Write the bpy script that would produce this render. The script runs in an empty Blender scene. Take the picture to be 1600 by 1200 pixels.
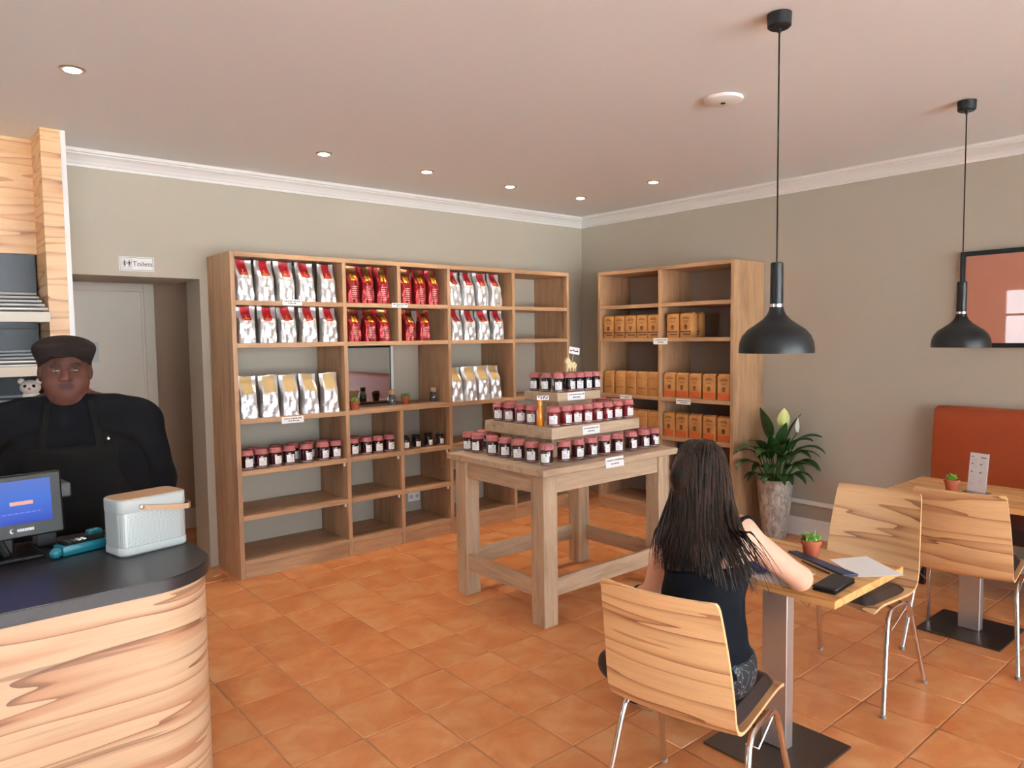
import bpy, bmesh, math, random
import numpy as np
from mathutils import Matrix, Vector

# ------------------------------------------------------------------ camera, world, light, exposure
SC = bpy.context.scene
COL = SC.collection
CAM_POS = Vector((-5.4592, -5.3063, 1.61))
F_PX, YAW, PITCH, ROLL = 1136.81, 0.7028, 0.0638, -0.0129
fw = Vector((math.sin(YAW)*math.cos(PITCH), math.cos(YAW)*math.cos(PITCH), -math.sin(PITCH)))
rt = Vector((math.cos(YAW), -math.sin(YAW), 0))
up = rt.cross(fw)
rt, up = math.cos(ROLL)*rt + math.sin(ROLL)*up, -math.sin(ROLL)*rt + math.cos(ROLL)*up
cam_data = bpy.data.cameras.new('camera')
cam_data.sensor_fit = 'HORIZONTAL'; cam_data.sensor_width = 36.0
cam_data.lens = F_PX/1600*36; cam_data.clip_start = 0.05
cam = bpy.data.objects.new('camera', cam_data); COL.objects.link(cam)
cam.matrix_world = Matrix(((rt.x, up.x, -fw.x, CAM_POS.x), (rt.y, up.y, -fw.y, CAM_POS.y),
                           (rt.z, up.z, -fw.z, CAM_POS.z), (0, 0, 0, 1)))
SC.camera = cam

world = bpy.data.worlds.new('overcast_sky'); SC.world = world; world.use_nodes = True
wb = world.node_tree.nodes['Background']
wb.inputs['Color'].default_value = (0.84, 0.93, 1.0, 1); wb.inputs['Strength'].default_value = 6.0

def portal(name, loc, rot, sx, sy):
    l = bpy.data.lights.new(name, 'AREA'); l.shape = 'RECTANGLE'; l.size = sx; l.size_y = sy
    l.cycles.is_portal = True
    o = bpy.data.objects.new(name, l); COL.objects.link(o); o.location = loc; o.rotation_euler = rot
portal('daylight_portal_front', (-4.5, -8.73, 1.38), (math.radians(90), 0, 0), 8.2, 2.6)
portal('daylight_portal_left', (-8.93, -1.95, 1.75), (0, math.radians(-90), 0), 1.25, 1.6)

sun = bpy.data.lights.new('sun', 'SUN'); sun.energy = 165; sun.color = (.95, .98, 1.0); sun.angle = math.radians(.6)
so_ = bpy.data.objects.new('sun', sun); COL.objects.link(so_); so_.rotation_euler = (math.radians(-24), math.radians(6), 0)   # high sun from behind the building: lights the pavement outside
vs = SC.view_settings
vs.view_transform = 'Standard'; vs.look = 'None'; vs.gamma = 1.0; vs.use_curve_mapping = False
vs.exposure = 0.66
if hasattr(SC, 'cycles'):
    SC.cycles.max_bounces = 9; SC.cycles.diffuse_bounces = 6; SC.cycles.glossy_bounces = 4; SC.cycles.transmission_bounces = 6
    SC.cycles.caustics_reflective = False; SC.cycles.caustics_refractive = False; SC.cycles.sample_clamp_indirect = 8.0

# ------------------------------------------------------------------ helpers
def lin(r, g, b):
    f = lambda c: (c/255/12.92) if c/255 <= 0.04045 else ((c/255+0.055)/1.055)**2.4
    return (f(r), f(g), f(b), 1.0)

def tag(o, label=None, cat=None, group=None, kind=None):
    if label: o['label'] = label
    if cat: o['category'] = cat
    if group: o['group'] = group
    if kind: o['kind'] = kind
    return o

def empty(name, loc=(0, 0, 0), rz=0.0):
    o = bpy.data.objects.new(name, None); o.empty_display_size = 0.05
    COL.objects.link(o); o.location = loc; o.rotation_euler = (0, 0, rz)
    return o

def link_mesh(name, me, parent=None, loc=None, rot=None):
    o = bpy.data.objects.new(name, me); COL.objects.link(o)
    if parent is not None: o.parent = parent
    if loc is not None: o.location = loc
    if rot is not None: o.rotation_euler = rot
    return o

def copy_tree(o, parent=None):
    c = o.copy(); COL.objects.link(c)
    if parent is not None: c.parent = parent
    for ch in list(o.children): copy_tree(ch, c)
    return c

class MB:
    """collects shapes into one mesh"""
    def __init__(self): self.v = []; self.f = []; self.m = []
    def add(self, vs, fs, mi=0):
        n = len(self.v); self.v += [tuple(p) for p in vs]
        self.f += [tuple(i+n for i in f) for f in fs]; self.m += [mi]*len(fs); return self
    def box(self, x0, x1, y0, y1, z0, z1, b=0.0, mi=0, T=None):
        bm = bmesh.new()
        vs = [bm.verts.new((x, y, z)) for x in (x0, x1) for y in (y0, y1) for z in (z0, z1)]
        for q in ((0,1,3,2),(4,6,7,5),(0,4,5,1),(2,3,7,6),(0,2,6,4),(1,5,7,3)): bm.faces.new([vs[i] for i in q])
        if b > 0: bmesh.ops.bevel(bm, geom=bm.edges[:], offset=b, segments=2 if b > 0.004 else 1, affect='EDGES', profile=0.5)
        bm.verts.index_update()
        pts = [v.co.copy() for v in bm.verts]
        if T is not None: pts = [T @ p for p in pts]
        self.add(pts, [[v.index for v in f.verts] for f in bm.faces], mi); bm.free(); return self
    def lathe(self, prof, c=(0,0,0), seg=24, mi=0, T=None, cap=True, wob=None):
        vs = []; fs = []
        for i, (r, z) in enumerate(prof):
            for k in range(seg):
                a = 2*math.pi*k/seg; rr = r if wob is None else r*wob(i, a)
                p = Vector((c[0]+rr*math.cos(a), c[1]+rr*math.sin(a), c[2]+z))
                vs.append(T @ p if T is not None else p)
        n = len(prof)
        for i in range(n-1):
            for k in range(seg):
                a, b = i*seg+k, i*seg+(k+1) % seg
                fs.append((a, b, b+seg, a+seg))
        if cap:
            fs.append(tuple(range(seg-1, -1, -1))); fs.append(tuple((n-1)*seg+k for k in range(seg)))
        return self.add(vs, fs, mi)
    def tube(self, pts, r, seg=10, mi=0, closed=False, flat=1.0):
        pts = [Vector(p) for p in pts]; n = len(pts)
        rs = r if isinstance(r, (list, tuple)) else [r]*n
        vs = []; fs = []; ref = None
        for i in range(n):
            a = pts[i-1] if i > 0 else (pts[-1] if closed else pts[0])
            b = pts[i+1] if i < n-1 else (pts[0] if closed else pts[-1])
            t = (b-a); t = t.normalized() if t.length > 1e-9 else Vector((0,0,1))
            if ref is None: ref = Vector((0,0,1)) if abs(t.z) < 0.9 else Vector((1,0,0))
            s = t.cross(ref).normalized(); w = s.cross(t).normalized(); ref = w
            for k in range(seg):
                an = 2*math.pi*k/seg
                vs.append(pts[i] + rs[i]*(math.cos(an)*s + flat*math.sin(an)*w))
        m = n if closed else n-1
        for i in range(m):
            j = (i+1) % n
            for k in range(seg):
                fs.append((i*seg+k, i*seg+(k+1) % seg, j*seg+(k+1) % seg, j*seg+k))
        if not closed:
            fs.append(tuple(range(seg-1, -1, -1))); fs.append(tuple((n-1)*seg+k for k in range(seg)))
        return self.add(vs, fs, mi)
    def prism(self, poly, z0, z1, mi=0, T=None):
        n = len(poly); vs = [Vector((x, y, z0)) for x, y in poly] + [Vector((x, y, z1)) for x, y in poly]
        if T is not None: vs = [T @ p for p in vs]
        fs = [tuple(range(n-1, -1, -1)), tuple(range(n, 2*n))] + [(i, (i+1) % n, n+(i+1) % n, n+i) for i in range(n)]
        return self.add(vs, fs, mi)
    def sphere(self, c, r, seg=14, rings=8, mi=0, T=None):
        r = r if isinstance(r, (list, tuple)) else (r, r, r)
        prof = [(math.sin(math.pi*(i+0.0)/rings), -math.cos(math.pi*i/rings)) for i in range(rings+1)]
        vs = []; fs = []
        for i, (s, z) in enumerate(prof):
            s = max(s, 0.01)
            for k in range(seg):
                a = 2*math.pi*k/seg
                p = Vector((c[0]+r[0]*s*math.cos(a), c[1]+r[1]*s*math.sin(a), c[2]+r[2]*z))
                vs.append(T @ p if T is not None else p)
        for i in range(rings):
            for k in range(seg):
                a, b = i*seg+k, i*seg+(k+1) % seg; fs.append((a, b, b+seg, a+seg))
        fs.append(tuple(range(seg-1, -1, -1))); fs.append(tuple(rings*seg+k for k in range(seg)))
        return self.add(vs, fs, mi)
    def mesh(self, name, mats, smooth=False):
        me = bpy.data.meshes.new(name); me.from_pydata(self.v, [], self.f)
        for m in (mats if isinstance(mats, (list, tuple)) else [mats]): me.materials.append(m)
        if any(self.m): me.polygons.foreach_set('material_index', self.m)
        if smooth:
            me.polygons.foreach_set('use_smooth', [True]*len(me.polygons))
            try: me.set_sharp_from_angle(angle=math.radians(38))
            except Exception: pass
        me.update(); return me
    def build(self, name, mats, parent=None, smooth=False, loc=None, rot=None):
        return link_mesh(name, self.mesh(name, mats, smooth), parent, loc, rot)

def text_mesh(txt, size, mat, name, parent, mw, extrude=0.0006):
    cu = bpy.data.curves.new(name, 'FONT'); cu.body = txt; cu.size = size; cu.extrude = extrude
    cu.align_x = 'CENTER'; cu.align_y = 'CENTER'
    t = bpy.data.objects.new('tmp', cu); COL.objects.link(t)
    me = bpy.data.meshes.new_from_object(t.evaluated_get(bpy.context.evaluated_depsgraph_get()))
    bpy.data.objects.remove(t); bpy.data.curves.remove(cu)
    me.name = name; me.materials.clear(); me.materials.append(mat); me.transform(mw)
    return link_mesh(name, me, parent)

# ------------------------------------------------------------------ materials
class NT:
    def __init__(self, name):
        self.mat = bpy.data.materials.new(name); self.mat.use_nodes = True
        self.t = self.mat.node_tree; self.n = self.t.nodes; self.l = self.t.links
        self.p = self.n['Principled BSDF']
    def node(self, typ, **kw):
        nd = self.n.new(typ)
        for k, v in kw.items():
            if k in nd.inputs: nd.inputs[k].default_value = v
            else: setattr(nd, k, v)
        return nd
    def link(self, a, b): self.l.new(a, b)
    def ramp(self, fac, stops):
        r = self.n.new('ShaderNodeValToRGB'); e = r.color_ramp.elements
        while len(e) < len(stops): e.new(0.5)
        for i, (p, c) in enumerate(stops): e[i].position = p; e[i].color = c
        self.link(fac, r.inputs['Fac']); return r.outputs['Color']
    def mix(self, fac, a, b, mode='MIX'):
        m = self.n.new('ShaderNodeMix'); m.data_type = 'RGBA'; m.blend_type = mode
        for idx, val in ((0, fac), (6, a), (7, b)):
            if hasattr(val, 'links'): self.link(val, m.inputs[idx])
            else: m.inputs[idx].default_value = val
        return m.outputs[2]
    def math(self, op, a, b=None, c=None):
        m = self.n.new('ShaderNodeMath'); m.operation = op
        for i, v in enumerate((a, b, c)):
            if v is None: continue
            if hasattr(v, 'links'): self.link(v, m.inputs[i])
            else: m.inputs[i].default_value = v
        return m.outputs[0]
    def coords(self, scale=(1,1,1), rot=(0,0,0), gen=False, rand=0.0):
        tc = self.n.new('ShaderNodeTexCoord'); mp = self.n.new('ShaderNodeMapping')
        mp.inputs['Scale'].default_value = scale; mp.inputs['Rotation'].default_value = rot
        src = tc.outputs['Generated' if gen else 'Object']
        if rand:
            oi = self.n.new('ShaderNodeObjectInfo'); va = self.n.new('ShaderNodeVectorMath'); va.operation = 'ADD'
            self.link(src, va.inputs[0]); self.link(self.math('MULTIPLY', oi.outputs['Random'], rand), va.inputs[1]); src = va.outputs[0]
        self.link(src, mp.inputs['Vector']); return mp.outputs['Vector']
    def noise(self, vec, scale, detail=3, rough=0.5, dist=0.0):
        nd = self.node('ShaderNodeTexNoise', Scale=scale, Detail=detail, Roughness=rough, Distortion=dist)
        self.link(vec, nd.inputs['Vector']); return nd.outputs['Fac']
    def bump(self, h, strength=0.2, dist=0.005):
        b = self.node('ShaderNodeBump', Strength=strength, Distance=dist); self.link(h, b.inputs['Height'])
        self.link(b.outputs['Normal'], self.p.inputs['Normal'])
    def base(self, c):
        if hasattr(c, 'links'): self.link(c, self.p.inputs['Base Color'])
        else: self.p.inputs['Base Color'].default_value = c
    def set(self, **kw):
        for k, v in kw.items(): self.p.inputs[k.replace('_', ' ')].default_value = v
        return self

def plain(name, col, rough=0.5, metal=0.0, coat=0.0, spec=0.5, emit=None, noise=0.0, nscale=30):
    t = NT(name)
    if noise:
        v = t.coords(); nf = t.noise(v, nscale, 4)
        d = tuple(c*(1-noise) for c in col[:3])+(1,); h = tuple(min(1, c*(1+noise)) for c in col[:3])+(1,)
        t.base(t.ramp(nf, [(0.3, d), (0.7, h)]))
    else: t.base(col)
    t.set(Roughness=rough, Metallic=metal, Coat_Weight=coat); t.p.inputs['Specular IOR Level'].default_value = spec
    if emit: t.p.inputs['Emission Color'].default_value = emit[0]; t.p.inputs['Emission Strength'].default_value = emit[1]
    return t.mat

def figured_wood(name, scale, light, mid, dark, rough=0.35, rot=(0,0,0), rand=0.0, vein=1.0, rings=9.0):
    t = NT(name); v = t.coords(scale, rot, rand=rand)
    n = t.noise(v, 0.75, 3, 0.42, 0.15)
    s = t.math('FRACT', t.math('MULTIPLY', n, rings))
    lt2 = tuple(min(1, c*1.05) for c in light[:3])+(1,); md2 = tuple(.5*(a+b) for a, b in zip(light, mid))
    c = t.ramp(s, [(0.0, mid), (0.08, mid), (0.24, md2), (0.46, light), (0.86, lt2), (1.0, light)])
    line = t.ramp(s, [(0.0, (1,1,1,1)), (0.045, (.8,.8,.8,1)), (0.09, (0,0,0,1)), (1.0, (0,0,0,1))])
    msk = t.ramp(t.noise(v, 1.1, 2, 0.5), [(0.38, (0,0,0,1)), (0.58, (1,1,1,1))])
    c = t.mix(t.math('MULTIPLY', t.math('MULTIPLY', line, msk), 0.85*vein), c, dark)
    v2 = t.coords((scale[0]*3.2, scale[1]*3.2, scale[2]*6.5) if scale[2] > scale[0] else (scale[0]*6.5, scale[1]*3.2, scale[2]*6.5), rot, rand=rand)
    dash = t.ramp(t.noise(v2, 0.62, 1, 0.4), [(0.70, (0,0,0,1)), (0.735, (1,1,1,1))])
    c = t.mix(t.math('MULTIPLY', dash, 0.55*vein), c, dark)
    fine = t.noise(t.coords(tuple(q*9 for q in scale), rot), 1.0, 4, 0.6)
    c = t.mix(0.30, c, t.ramp(fine, [(0.3, (0.62,0.56,0.50,1)), (0.62, (1,1,1,1))]), 'MULTIPLY')
    t.base(c); t.set(Roughness=rough); t.bump(fine, 0.05, 0.002); return t.mat

def oak(name, scale, light=(200,177,150), dark=(160,134,108), rough=0.5):
    t = NT(name); v = t.coords(scale, rand=3.0)
    a = t.noise(v, 1.0, 4, 0.6, 0.2); b = t.noise(v, 5.0, 4, 0.65)
    c = t.ramp(a, [(0.30, lin(*dark)), (0.5, lin(*light)), (0.72, lin(*(int(.55*l+.45*d) for l, d in zip(light, dark))))])
    c = t.mix(0.45, c, t.ramp(b, [(0.35, (0.62,0.57,0.52,1)), (0.6, (1,1,1,1))]), 'MULTIPLY')
    t.base(c); t.set(Roughness=rough); t.bump(b, 0.06, 0.002); return t.mat

BEECH_L, BEECH_M, BEECH_D = lin(218,178,132), lin(188,138,96), lin(104,66,42)
M = {}
M['beech_h'] = figured_wood('figured_beech_laminate', (0.55,0.55,9.0), BEECH_L, BEECH_M, BEECH_D, rand=2.0, rot=(0.03,0.05,0))
M['beech_counter'] = figured_wood('figured_beech_counter', (0.5,0.5,7.5), lin(202,170,138), lin(182,136,104), lin(104,70,52), rot=(0.05,-0.10,0), rings=11.0)
M['beech_pillar'] = figured_wood('figured_beech_cladding', (0.7,0.7,8.0), BEECH_L, BEECH_M, BEECH_D, rough=0.4)
M['beech_top'] = figured_wood('figured_beech_tabletop', (9.0,0.6,9.0), lin(220,168,108), lin(194,136,80), BEECH_D, rand=2.0, vein=0.8)
M['ply_edge'] = plain('plywood_edge', lin(224,180,128), 0.45, noise=0.12, nscale=60)
M['oak_x'] = oak('oak_grain_lengthwise', (0.9,9,9)); M['oak_y'] = oak('oak_grain_across', (9,0.9,9)); M['oak_z'] = oak('oak_grain_upright', (9,9,0.9))
SL, SD = (186,148,112), (146,110,80)
M['soak_x'] = oak('shelf_oak_lengthwise', (0.9,9,9), SL, SD); M['soak_y'] = oak('shelf_oak_across', (9,0.9,9), SL, SD); M['soak_z'] = oak('shelf_oak_upright', (9,9,0.9), SL, SD)
def wall_paint(name, col, nb=0.03):
    t = NT(name); v = t.coords(); n1 = t.noise(v, 0.8, 2); n2 = t.noise(v, 140, 3)
    d = tuple(c*(1-nb) for c in col[:3])+(1,); h = tuple(c*(1+nb) for c in col[:3])+(1,)
    t.base(t.ramp(n1, [(0.3, d), (0.7, h)])); t.set(Roughness=0.75); t.bump(n2, 0.06, 0.002); return t.mat
M['taupe'] = wall_paint('taupe_wall_paint', lin(180,172,157))
M['hall'] = wall_paint('hall_wall_paint', lin(176,150,128))
M['ceil'] = wall_paint('ceiling_paint', lin(238,246,250), 0.006)
M['white'] = plain('white_gloss_paint', lin(240,240,238), 0.4)
M['door'] = plain('cream_door_paint', lin(234,224,210), 0.45)
M['grout'] = plain('grout', lin(176,134,104), 0.9, noise=0.15)
M['black'] = plain('black_plastic', lin(12,12,14), 0.42, spec=.25)
M['matte_black'] = plain('matte_black_metal', lin(8,10,12), 0.42, spec=.35)
M['chrome'] = plain('chrome', lin(225,225,228), 0.13, 1.0)
M['steel'] = plain('brushed_steel', lin(196,190,186), 0.38, .75)
M['dark_steel'] = plain('dark_brushed_steel', lin(112,106,104), 0.38, 1.0)
M['brass'] = plain('satin_nickel_ring', lin(190,180,165), 0.3, 1.0)
M['lampglow'] = plain('lamp_glow', lin(255,240,215), 0.5, emit=((1.0,0.86,0.66,1), 34.0))
M['slate'] = plain('slate_panel', lin(38,46,54), 0.5, noise=0.12, nscale=12)
M['countertop'] = plain('black_granite_laminate', lin(40,36,38), 0.33, noise=0.25, nscale=80)
M['leather_d'] = plain('dark_brown_leatherette', lin(48,36,34), 0.38)
M['leather_o'] = plain('rust_orange_leatherette', lin(154,61,21), 0.45, noise=0.04, nscale=60)
M['paper'] = plain('white_paper', lin(246,246,246), 0.8)
M['ink'] = plain('dark_ink', lin(50,52,58), 0.7)
M['ink_blue'] = plain('blue_grey_ink', lin(84,110,132), 0.7)

def tile_mat():
    t = NT('terracotta_tile'); v = t.coords(rand=40.0)
    n1 = t.noise(v, 5.0, 4, 0.6, 0.4); n2 = t.noise(v, 60, 4)
    oi = t.n.new('ShaderNodeObjectInfo')
    c = t.ramp(n1, [(0.28, lin(198,118,66)), (0.5, lin(214,142,88)), (0.74, lin(226,169,118))])
    rv = t.ramp(oi.outputs['Random'], [(0.0, (0.88,0.84,0.80,1)), (1.0, (1,1,1,1))])
    c = t.mix(1.0, c, rv, 'MULTIPLY')
    t.base(c); t.link(t.ramp(n1, [(0.3, (0.29,)*3+(1,)), (0.7, (0.40,)*3+(1,))]), t.p.inputs['Roughness'])
    t.bump(n1, 0.12, 0.004); return t.mat
M['tile'] = tile_mat()

def glass_mat():
    t = NT('window_glass'); t.n.remove(t.p)
    tr = t.node('ShaderNodeBsdfTransparent'); gl = t.node('ShaderNodeBsdfGlossy', Roughness=0.0)
    fr = t.node('ShaderNodeFresnel', IOR=1.45); mx = t.node('ShaderNodeMixShader')
    t.link(fr.outputs[0], mx.inputs[0]); t.link(tr.outputs[0], mx.inputs[1]); t.link(gl.outputs[0], mx.inputs[2])
    t.link(mx.outputs[0], t.n['Material Output'].inputs['Surface']); return t.mat
M['glass'] = glass_mat()

# ------------------------------------------------------------------ structure
CEIL, TP, TX0, TY0 = 2.816, 0.2985, -4.3905, -2.1383
def struct(o): o['kind'] = 'structure'; return o
floor = struct(MB().box(-9.2, 0.25, -9.0, 1.5, -0.12, -0.004).build('floor', M['grout']))
tile_me = MB().box(-TP/2+.0035, TP/2-.0035, -TP/2+.0035, TP/2-.0035, -0.02, 0.0, b=0.0028).mesh('floor_tile', M['tile'], True)
cand = []
for i in range(-17, 16):
    for j in range(-23, 13):
        x, y = TX0+(i+.5)*TP, TY0+(j+.5)*TP
        if x > 0.1 or x < -9.1 or y > 1.3 or y < -8.85: continue
        if y > 0.05 and not (-5.2 < x < -2.6): continue
        d = Vector((x, y, 0))-CAM_POS; z = d.dot(fw); area = 0
        if z > 0.3:
            px, py = 800+F_PX*d.dot(rt)/z, 600-F_PX*d.dot(up)/z
            if -40 < px < 1640 and -40 < py < 1260: area = 1.0/z**3
        cand.append((area, x, y))
cand.sort(reverse=True)
near = [c for c in cand if c[0] > 0][:300]
rest = cand[len(near):]
for a, x, y in near: link_mesh('floor_tile', tile_me, floor, (x, y, 0))
mb = MB()
for a, x, y in rest: mb.box(x-TP/2+.0035, x+TP/2-.0035, y-TP/2+.0035, y+TP/2-.0035, -0.02, 0.0)
tag(mb.build('floor_tile_field', M['tile'], floor), kind='stuff')

struct(MB().box(-9.2, 0.25, -9.0, 0.25, CEIL, CEIL+.12).build('ceiling', M['ceil']))
w = MB(); w.box(-3.81, 0.25, 0, .22, -.1, CEIL+.05); w.box(-4.70, -3.81, 0, .62, 2.045, CEIL+.05); w.box(-3.81, -3.60, .22, .30, -.05, 2.75)
struct(w.build('wall_back', M['taupe']))
struct(MB().box(0, .25, -9.0, .25, -.1, CEIL+.05).build('wall_right', M['taupe']))
# hall beyond the doorway
w = MB(); w.box(-5.4, -2.4, 1.26, 1.40, -.1, 2.55); w.box(-2.6, -2.4, .22, 1.26, -.1, 2.55); w.box(-5.4, -5.3, .62, 1.3, -.1, 2.55)
struct(w.build('wall_hall', M['hall']))
struct(MB().box(-5.4, -2.4, .22, 1.4, 2.5, 2.6).build('ceiling_hall', M['ceil']))
struct(MB().box(-3.80, -2.6, 1.243, 1.26, 0, .17, b=.003).build('baseboard_hall', M['door']))
# wall behind the counter with beech cladding, pillar
struct(MB().box(-9.2, -4.70, -.02, .62, -.1, CEIL+.05).build('wall_counter', M['taupe']))
clad = tag(empty('wall_cladding', (-7, -.02, 0)), 'figured beech panelling above the bread racks behind the counter', 'wall panel')
for k in range(3):
    MB().box(-7.0+k*.742+7, -7.0+(k+1)*.742-.004+7, -.11, 0, 2.14, CEIL, b=.001).build('cladding_panel', M['beech_pillar'], clad)
pil = struct(empty('wall_pillar', (-4.72, -.2, 0)))
MB().box(-.06, .038, -.255, .82, 0, CEIL, b=.001).build('cladding', M['beech_pillar'], pil)
MB().box(.0385, .065, -.252, .82, 0, CEIL, b=.001).build('edge_strip', M['white'], pil)

# front wall with the glazed shop front, left wall with window (both behind the camera)
w = MB(); w.box(-9.2, 0.25, -9.0, -8.8, -.1, .07); w.box(-9.2, 0.25, -9.0, -8.8, 2.71, CEIL+.05)
w.box(-9.2, -8.6, -9.0, -8.8, .05, 2.75); w.box(-.4, .25, -9.0, -8.8, .05, 2.75)
struct(w.build('wall_front', M['taupe']))
for k in range(6):
    x0 = -8.6+k*8.2/6; x1 = x0+8.2/6
    win = struct(empty('window_%d' % (k+1), (x0, -8.9, .07)))
    f = MB(); W, H = 8.2/6, 2.64
    for b in ((0, .05, 0, H), (W-.05, W, 0, H), (.05, W-.05, 0, .06), (.05, W-.05, H-.06, H)): f.box(b[0], b[1], -.04, .04, b[2], b[3])
    f.build('window_frame', M['matte_black'], win)
    MB().box(.05, W-.05, -.004, .004, .06, H-.06).build('pane', M['glass'], win)
w = MB(); w.box(-9.2, -9.0, -9.0, .25, -.1, 1.15); w.box(-9.2, -9.0, -9.0, .25, 2.35, CEIL+.05)
w.box(-9.2, -9.0, -9.0, -2.7, .8, 2.4); w.box(-9.2, -9.0, -1.2, .25, .8, 2.4)
struct(w.build('wall_left', M['taupe']))
win = struct(empty('window_7', (-9.1, -2.7, 1.15))); f = MB()
for y in (0, .36, .73, 1.09, 1.45): f.box(-.04, .04, y, y+.05, 0, 1.2)
f.box(-.04, .04, 0, 1.5, 0, .05); f.box(-.04, .04, 0, 1.5, 1.15, 1.2); f.box(-.04, .04, 0, 1.5, .72, .76)
f.build('window_frame', M['white'], win)
MB().box(-.004, .004, .03, 1.47, .03, 1.17).build('pane', M['glass'], win)
struct(MB().box(-40, 30, -40, 20, -.3, -.14).build('pavement', plain('concrete_paving', lin(176,176,174), 0.9, noise=.08, nscale=2)))

# cornices
def cornice(n, prof, pts_fn):
    mb = MB(); m = len(prof); A = [pts_fn(0, a, z) for a, z in prof]; B = [pts_fn(1, a, z) for a, z in prof]
    mb.add(A+B, [(i, (i+1) % m, m+(i+1) % m, m+i) for i in range(m)]+[tuple(range(m-1,-1,-1)), tuple(range(m, 2*m))])
    return struct(mb.build(n, M['white']))
ZC = 2.7165
prof = [(0, ZC), (.012, ZC), (.014, ZC+.016), (.020, ZC+.018), (.028, ZC+.034), (.044, ZC+.056), (.060, ZC+.068), (.066, ZC+.070), (.066, ZC+.078), (.084, ZC+.080), (.09, CEIL), (0, CEIL)]
cornice('trim_1', prof, lambda e, a, z: ((-4.655, -a, z) if e == 0 else (-a, -a, z)))
cornice('trim_2', prof, lambda e, a, z: ((-a, -a, z) if e == 0 else (-a, -8.8, z)))
b = MB(); b.box(-.018, 0, -8.8, -2.09, 0, .125, b=.002); b.box(-.012, 0, -8.8, -2.09, .125, .148, b=.003)
struct(b.build('baseboard_right', M['white']))
b = MB(); b.box(-.66, -.0, -.018, 0, 0, .148, b=.003)
struct(b.build('baseboard_back', M['white']))
struct(MB().box(-.028, 0, -8.8, -2.09, .262, .297, b=.004).build('trim_3', M['white']))
# toilet door in the hall
d = struct(empty('door_1', (-4.25, 1.26, 0)))
MB().box(-.50, .37, -.03, 0, .01, 2.02, b=.002).build('door_leaf', M['door'], d)
f = MB(); f.box(.37, .45, -.05, 0, 0, 2.09, b=.004); f.box(-.58, -.50, -.05, 0, 0, 2.09, b=.004); f.box(-.50, .37, -.05, 0, 2.02, 2.09, b=.004)
f.build('door_frame', M['door'], d)
f = MB(); f.box(.35, .37, -.042, 0, 0, 2.02, b=.003); f.build('door_stop', M['door'], d)
lv = MB(); lv.box(-.46, -.42, -.036, -.03, .93, 1.13); lv.tube([(-.44,-.03,1.03),(-.44,-.08,1.03),(-.33,-.08,1.03)], .009); lv.build('door_handle', M['chrome'], d, True)
s = tag(empty('restroom_sign', (-4.295, 1.228, 1.536)), 'square sign with blue-grey standing figure on the hall door', 'sign')
MB().box(-.075, .075, -.004, 0, -.08, .08, b=.001).build('sign_plate', plain('pale_sign_plate', lin(206,210,206), .5), s)
fg = MB(); T = Matrix.Rotation(math.radians(90), 4, 'X')
circ = lambda cx, cy, r, n=14: [(cx+r*math.cos(2*math.pi*k/n), cy+r*math.sin(2*math.pi*k/n)) for k in range(n)]
def figure(fg, cx, cy, h, skirt=True):
    fg.prism(circ(cx, cy+.42*h, .085*h), .0045, .006, T=T)
    if skirt: fg.prism([(cx-.12*h, cy+.30*h), (cx+.12*h, cy+.30*h), (cx+.07*h, cy+.08*h), (cx+.17*h, cy-.2*h), (cx-.17*h, cy-.2*h), (cx-.07*h, cy+.08*h)], .0045, .006, T=T)
    else: fg.prism([(cx-.14*h, cy+.30*h), (cx+.14*h, cy+.30*h), (cx+.10*h, cy-.2*h), (cx-.10*h, cy-.2*h)], .0045, .006, T=T)
    for sx in (-1, 1):
        fg.prism([(cx+sx*.07*h-.035*h, cy-.5*h), (cx+sx*.07*h+.035*h, cy-.5*h), (cx+sx*.07*h+.035*h, cy-.2*h), (cx+sx*.07*h-.035*h, cy-.2*h)], .0045, .006, T=T)
        fg.prism([(cx+sx*.13*h, cy+.30*h), (cx+sx*.19*h, cy+.27*h), (cx+sx*.26*h, cy-.02*h), (cx+sx*.21*h, cy-.04*h)][::sx], .0045, .006, T=T)
figure(fg, -.03, 0, .135); fg.build('figure_symbol', M['ink_blue'], s)
s = tag(empty('toilets_sign', (-4.207, -.0005, 2.127)), 'white Toilets sign on the wall above the doorway', 'sign')
MB().box(-.106, .106, -.005, 0, -.047, .047, b=.001).build('sign_plate', M['paper'], s)
fr = MB()
for bx in ((-.1,.1,.039,.041),(-.1,.1,-.041,-.039),(-.1,-.098,-.041,.041),(.098,.1,-.041,.041),(-.089,-.03,-.03,-.0285),(-.089,-.03,.0285,.03),(-.089,-.0875,-.03,.03),(-.0315,-.03,-.03,.03),(-.0605,-.0595,-.02,.02)):
    fr.box(bx[0], bx[1], -.006, -.0045, bx[2], bx[3])
figure(fr, -.073, .0, .046); figure(fr, -.045, .0, .046, False)
fr.build('sign_border', M['ink'], s)
text_mesh('Toilets', .044, M['ink'], 'sign_lettering', s, Matrix.Translation((.036, -.0055, 0)) @ Matrix.Rotation(math.radians(90), 4, 'X'))

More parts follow.
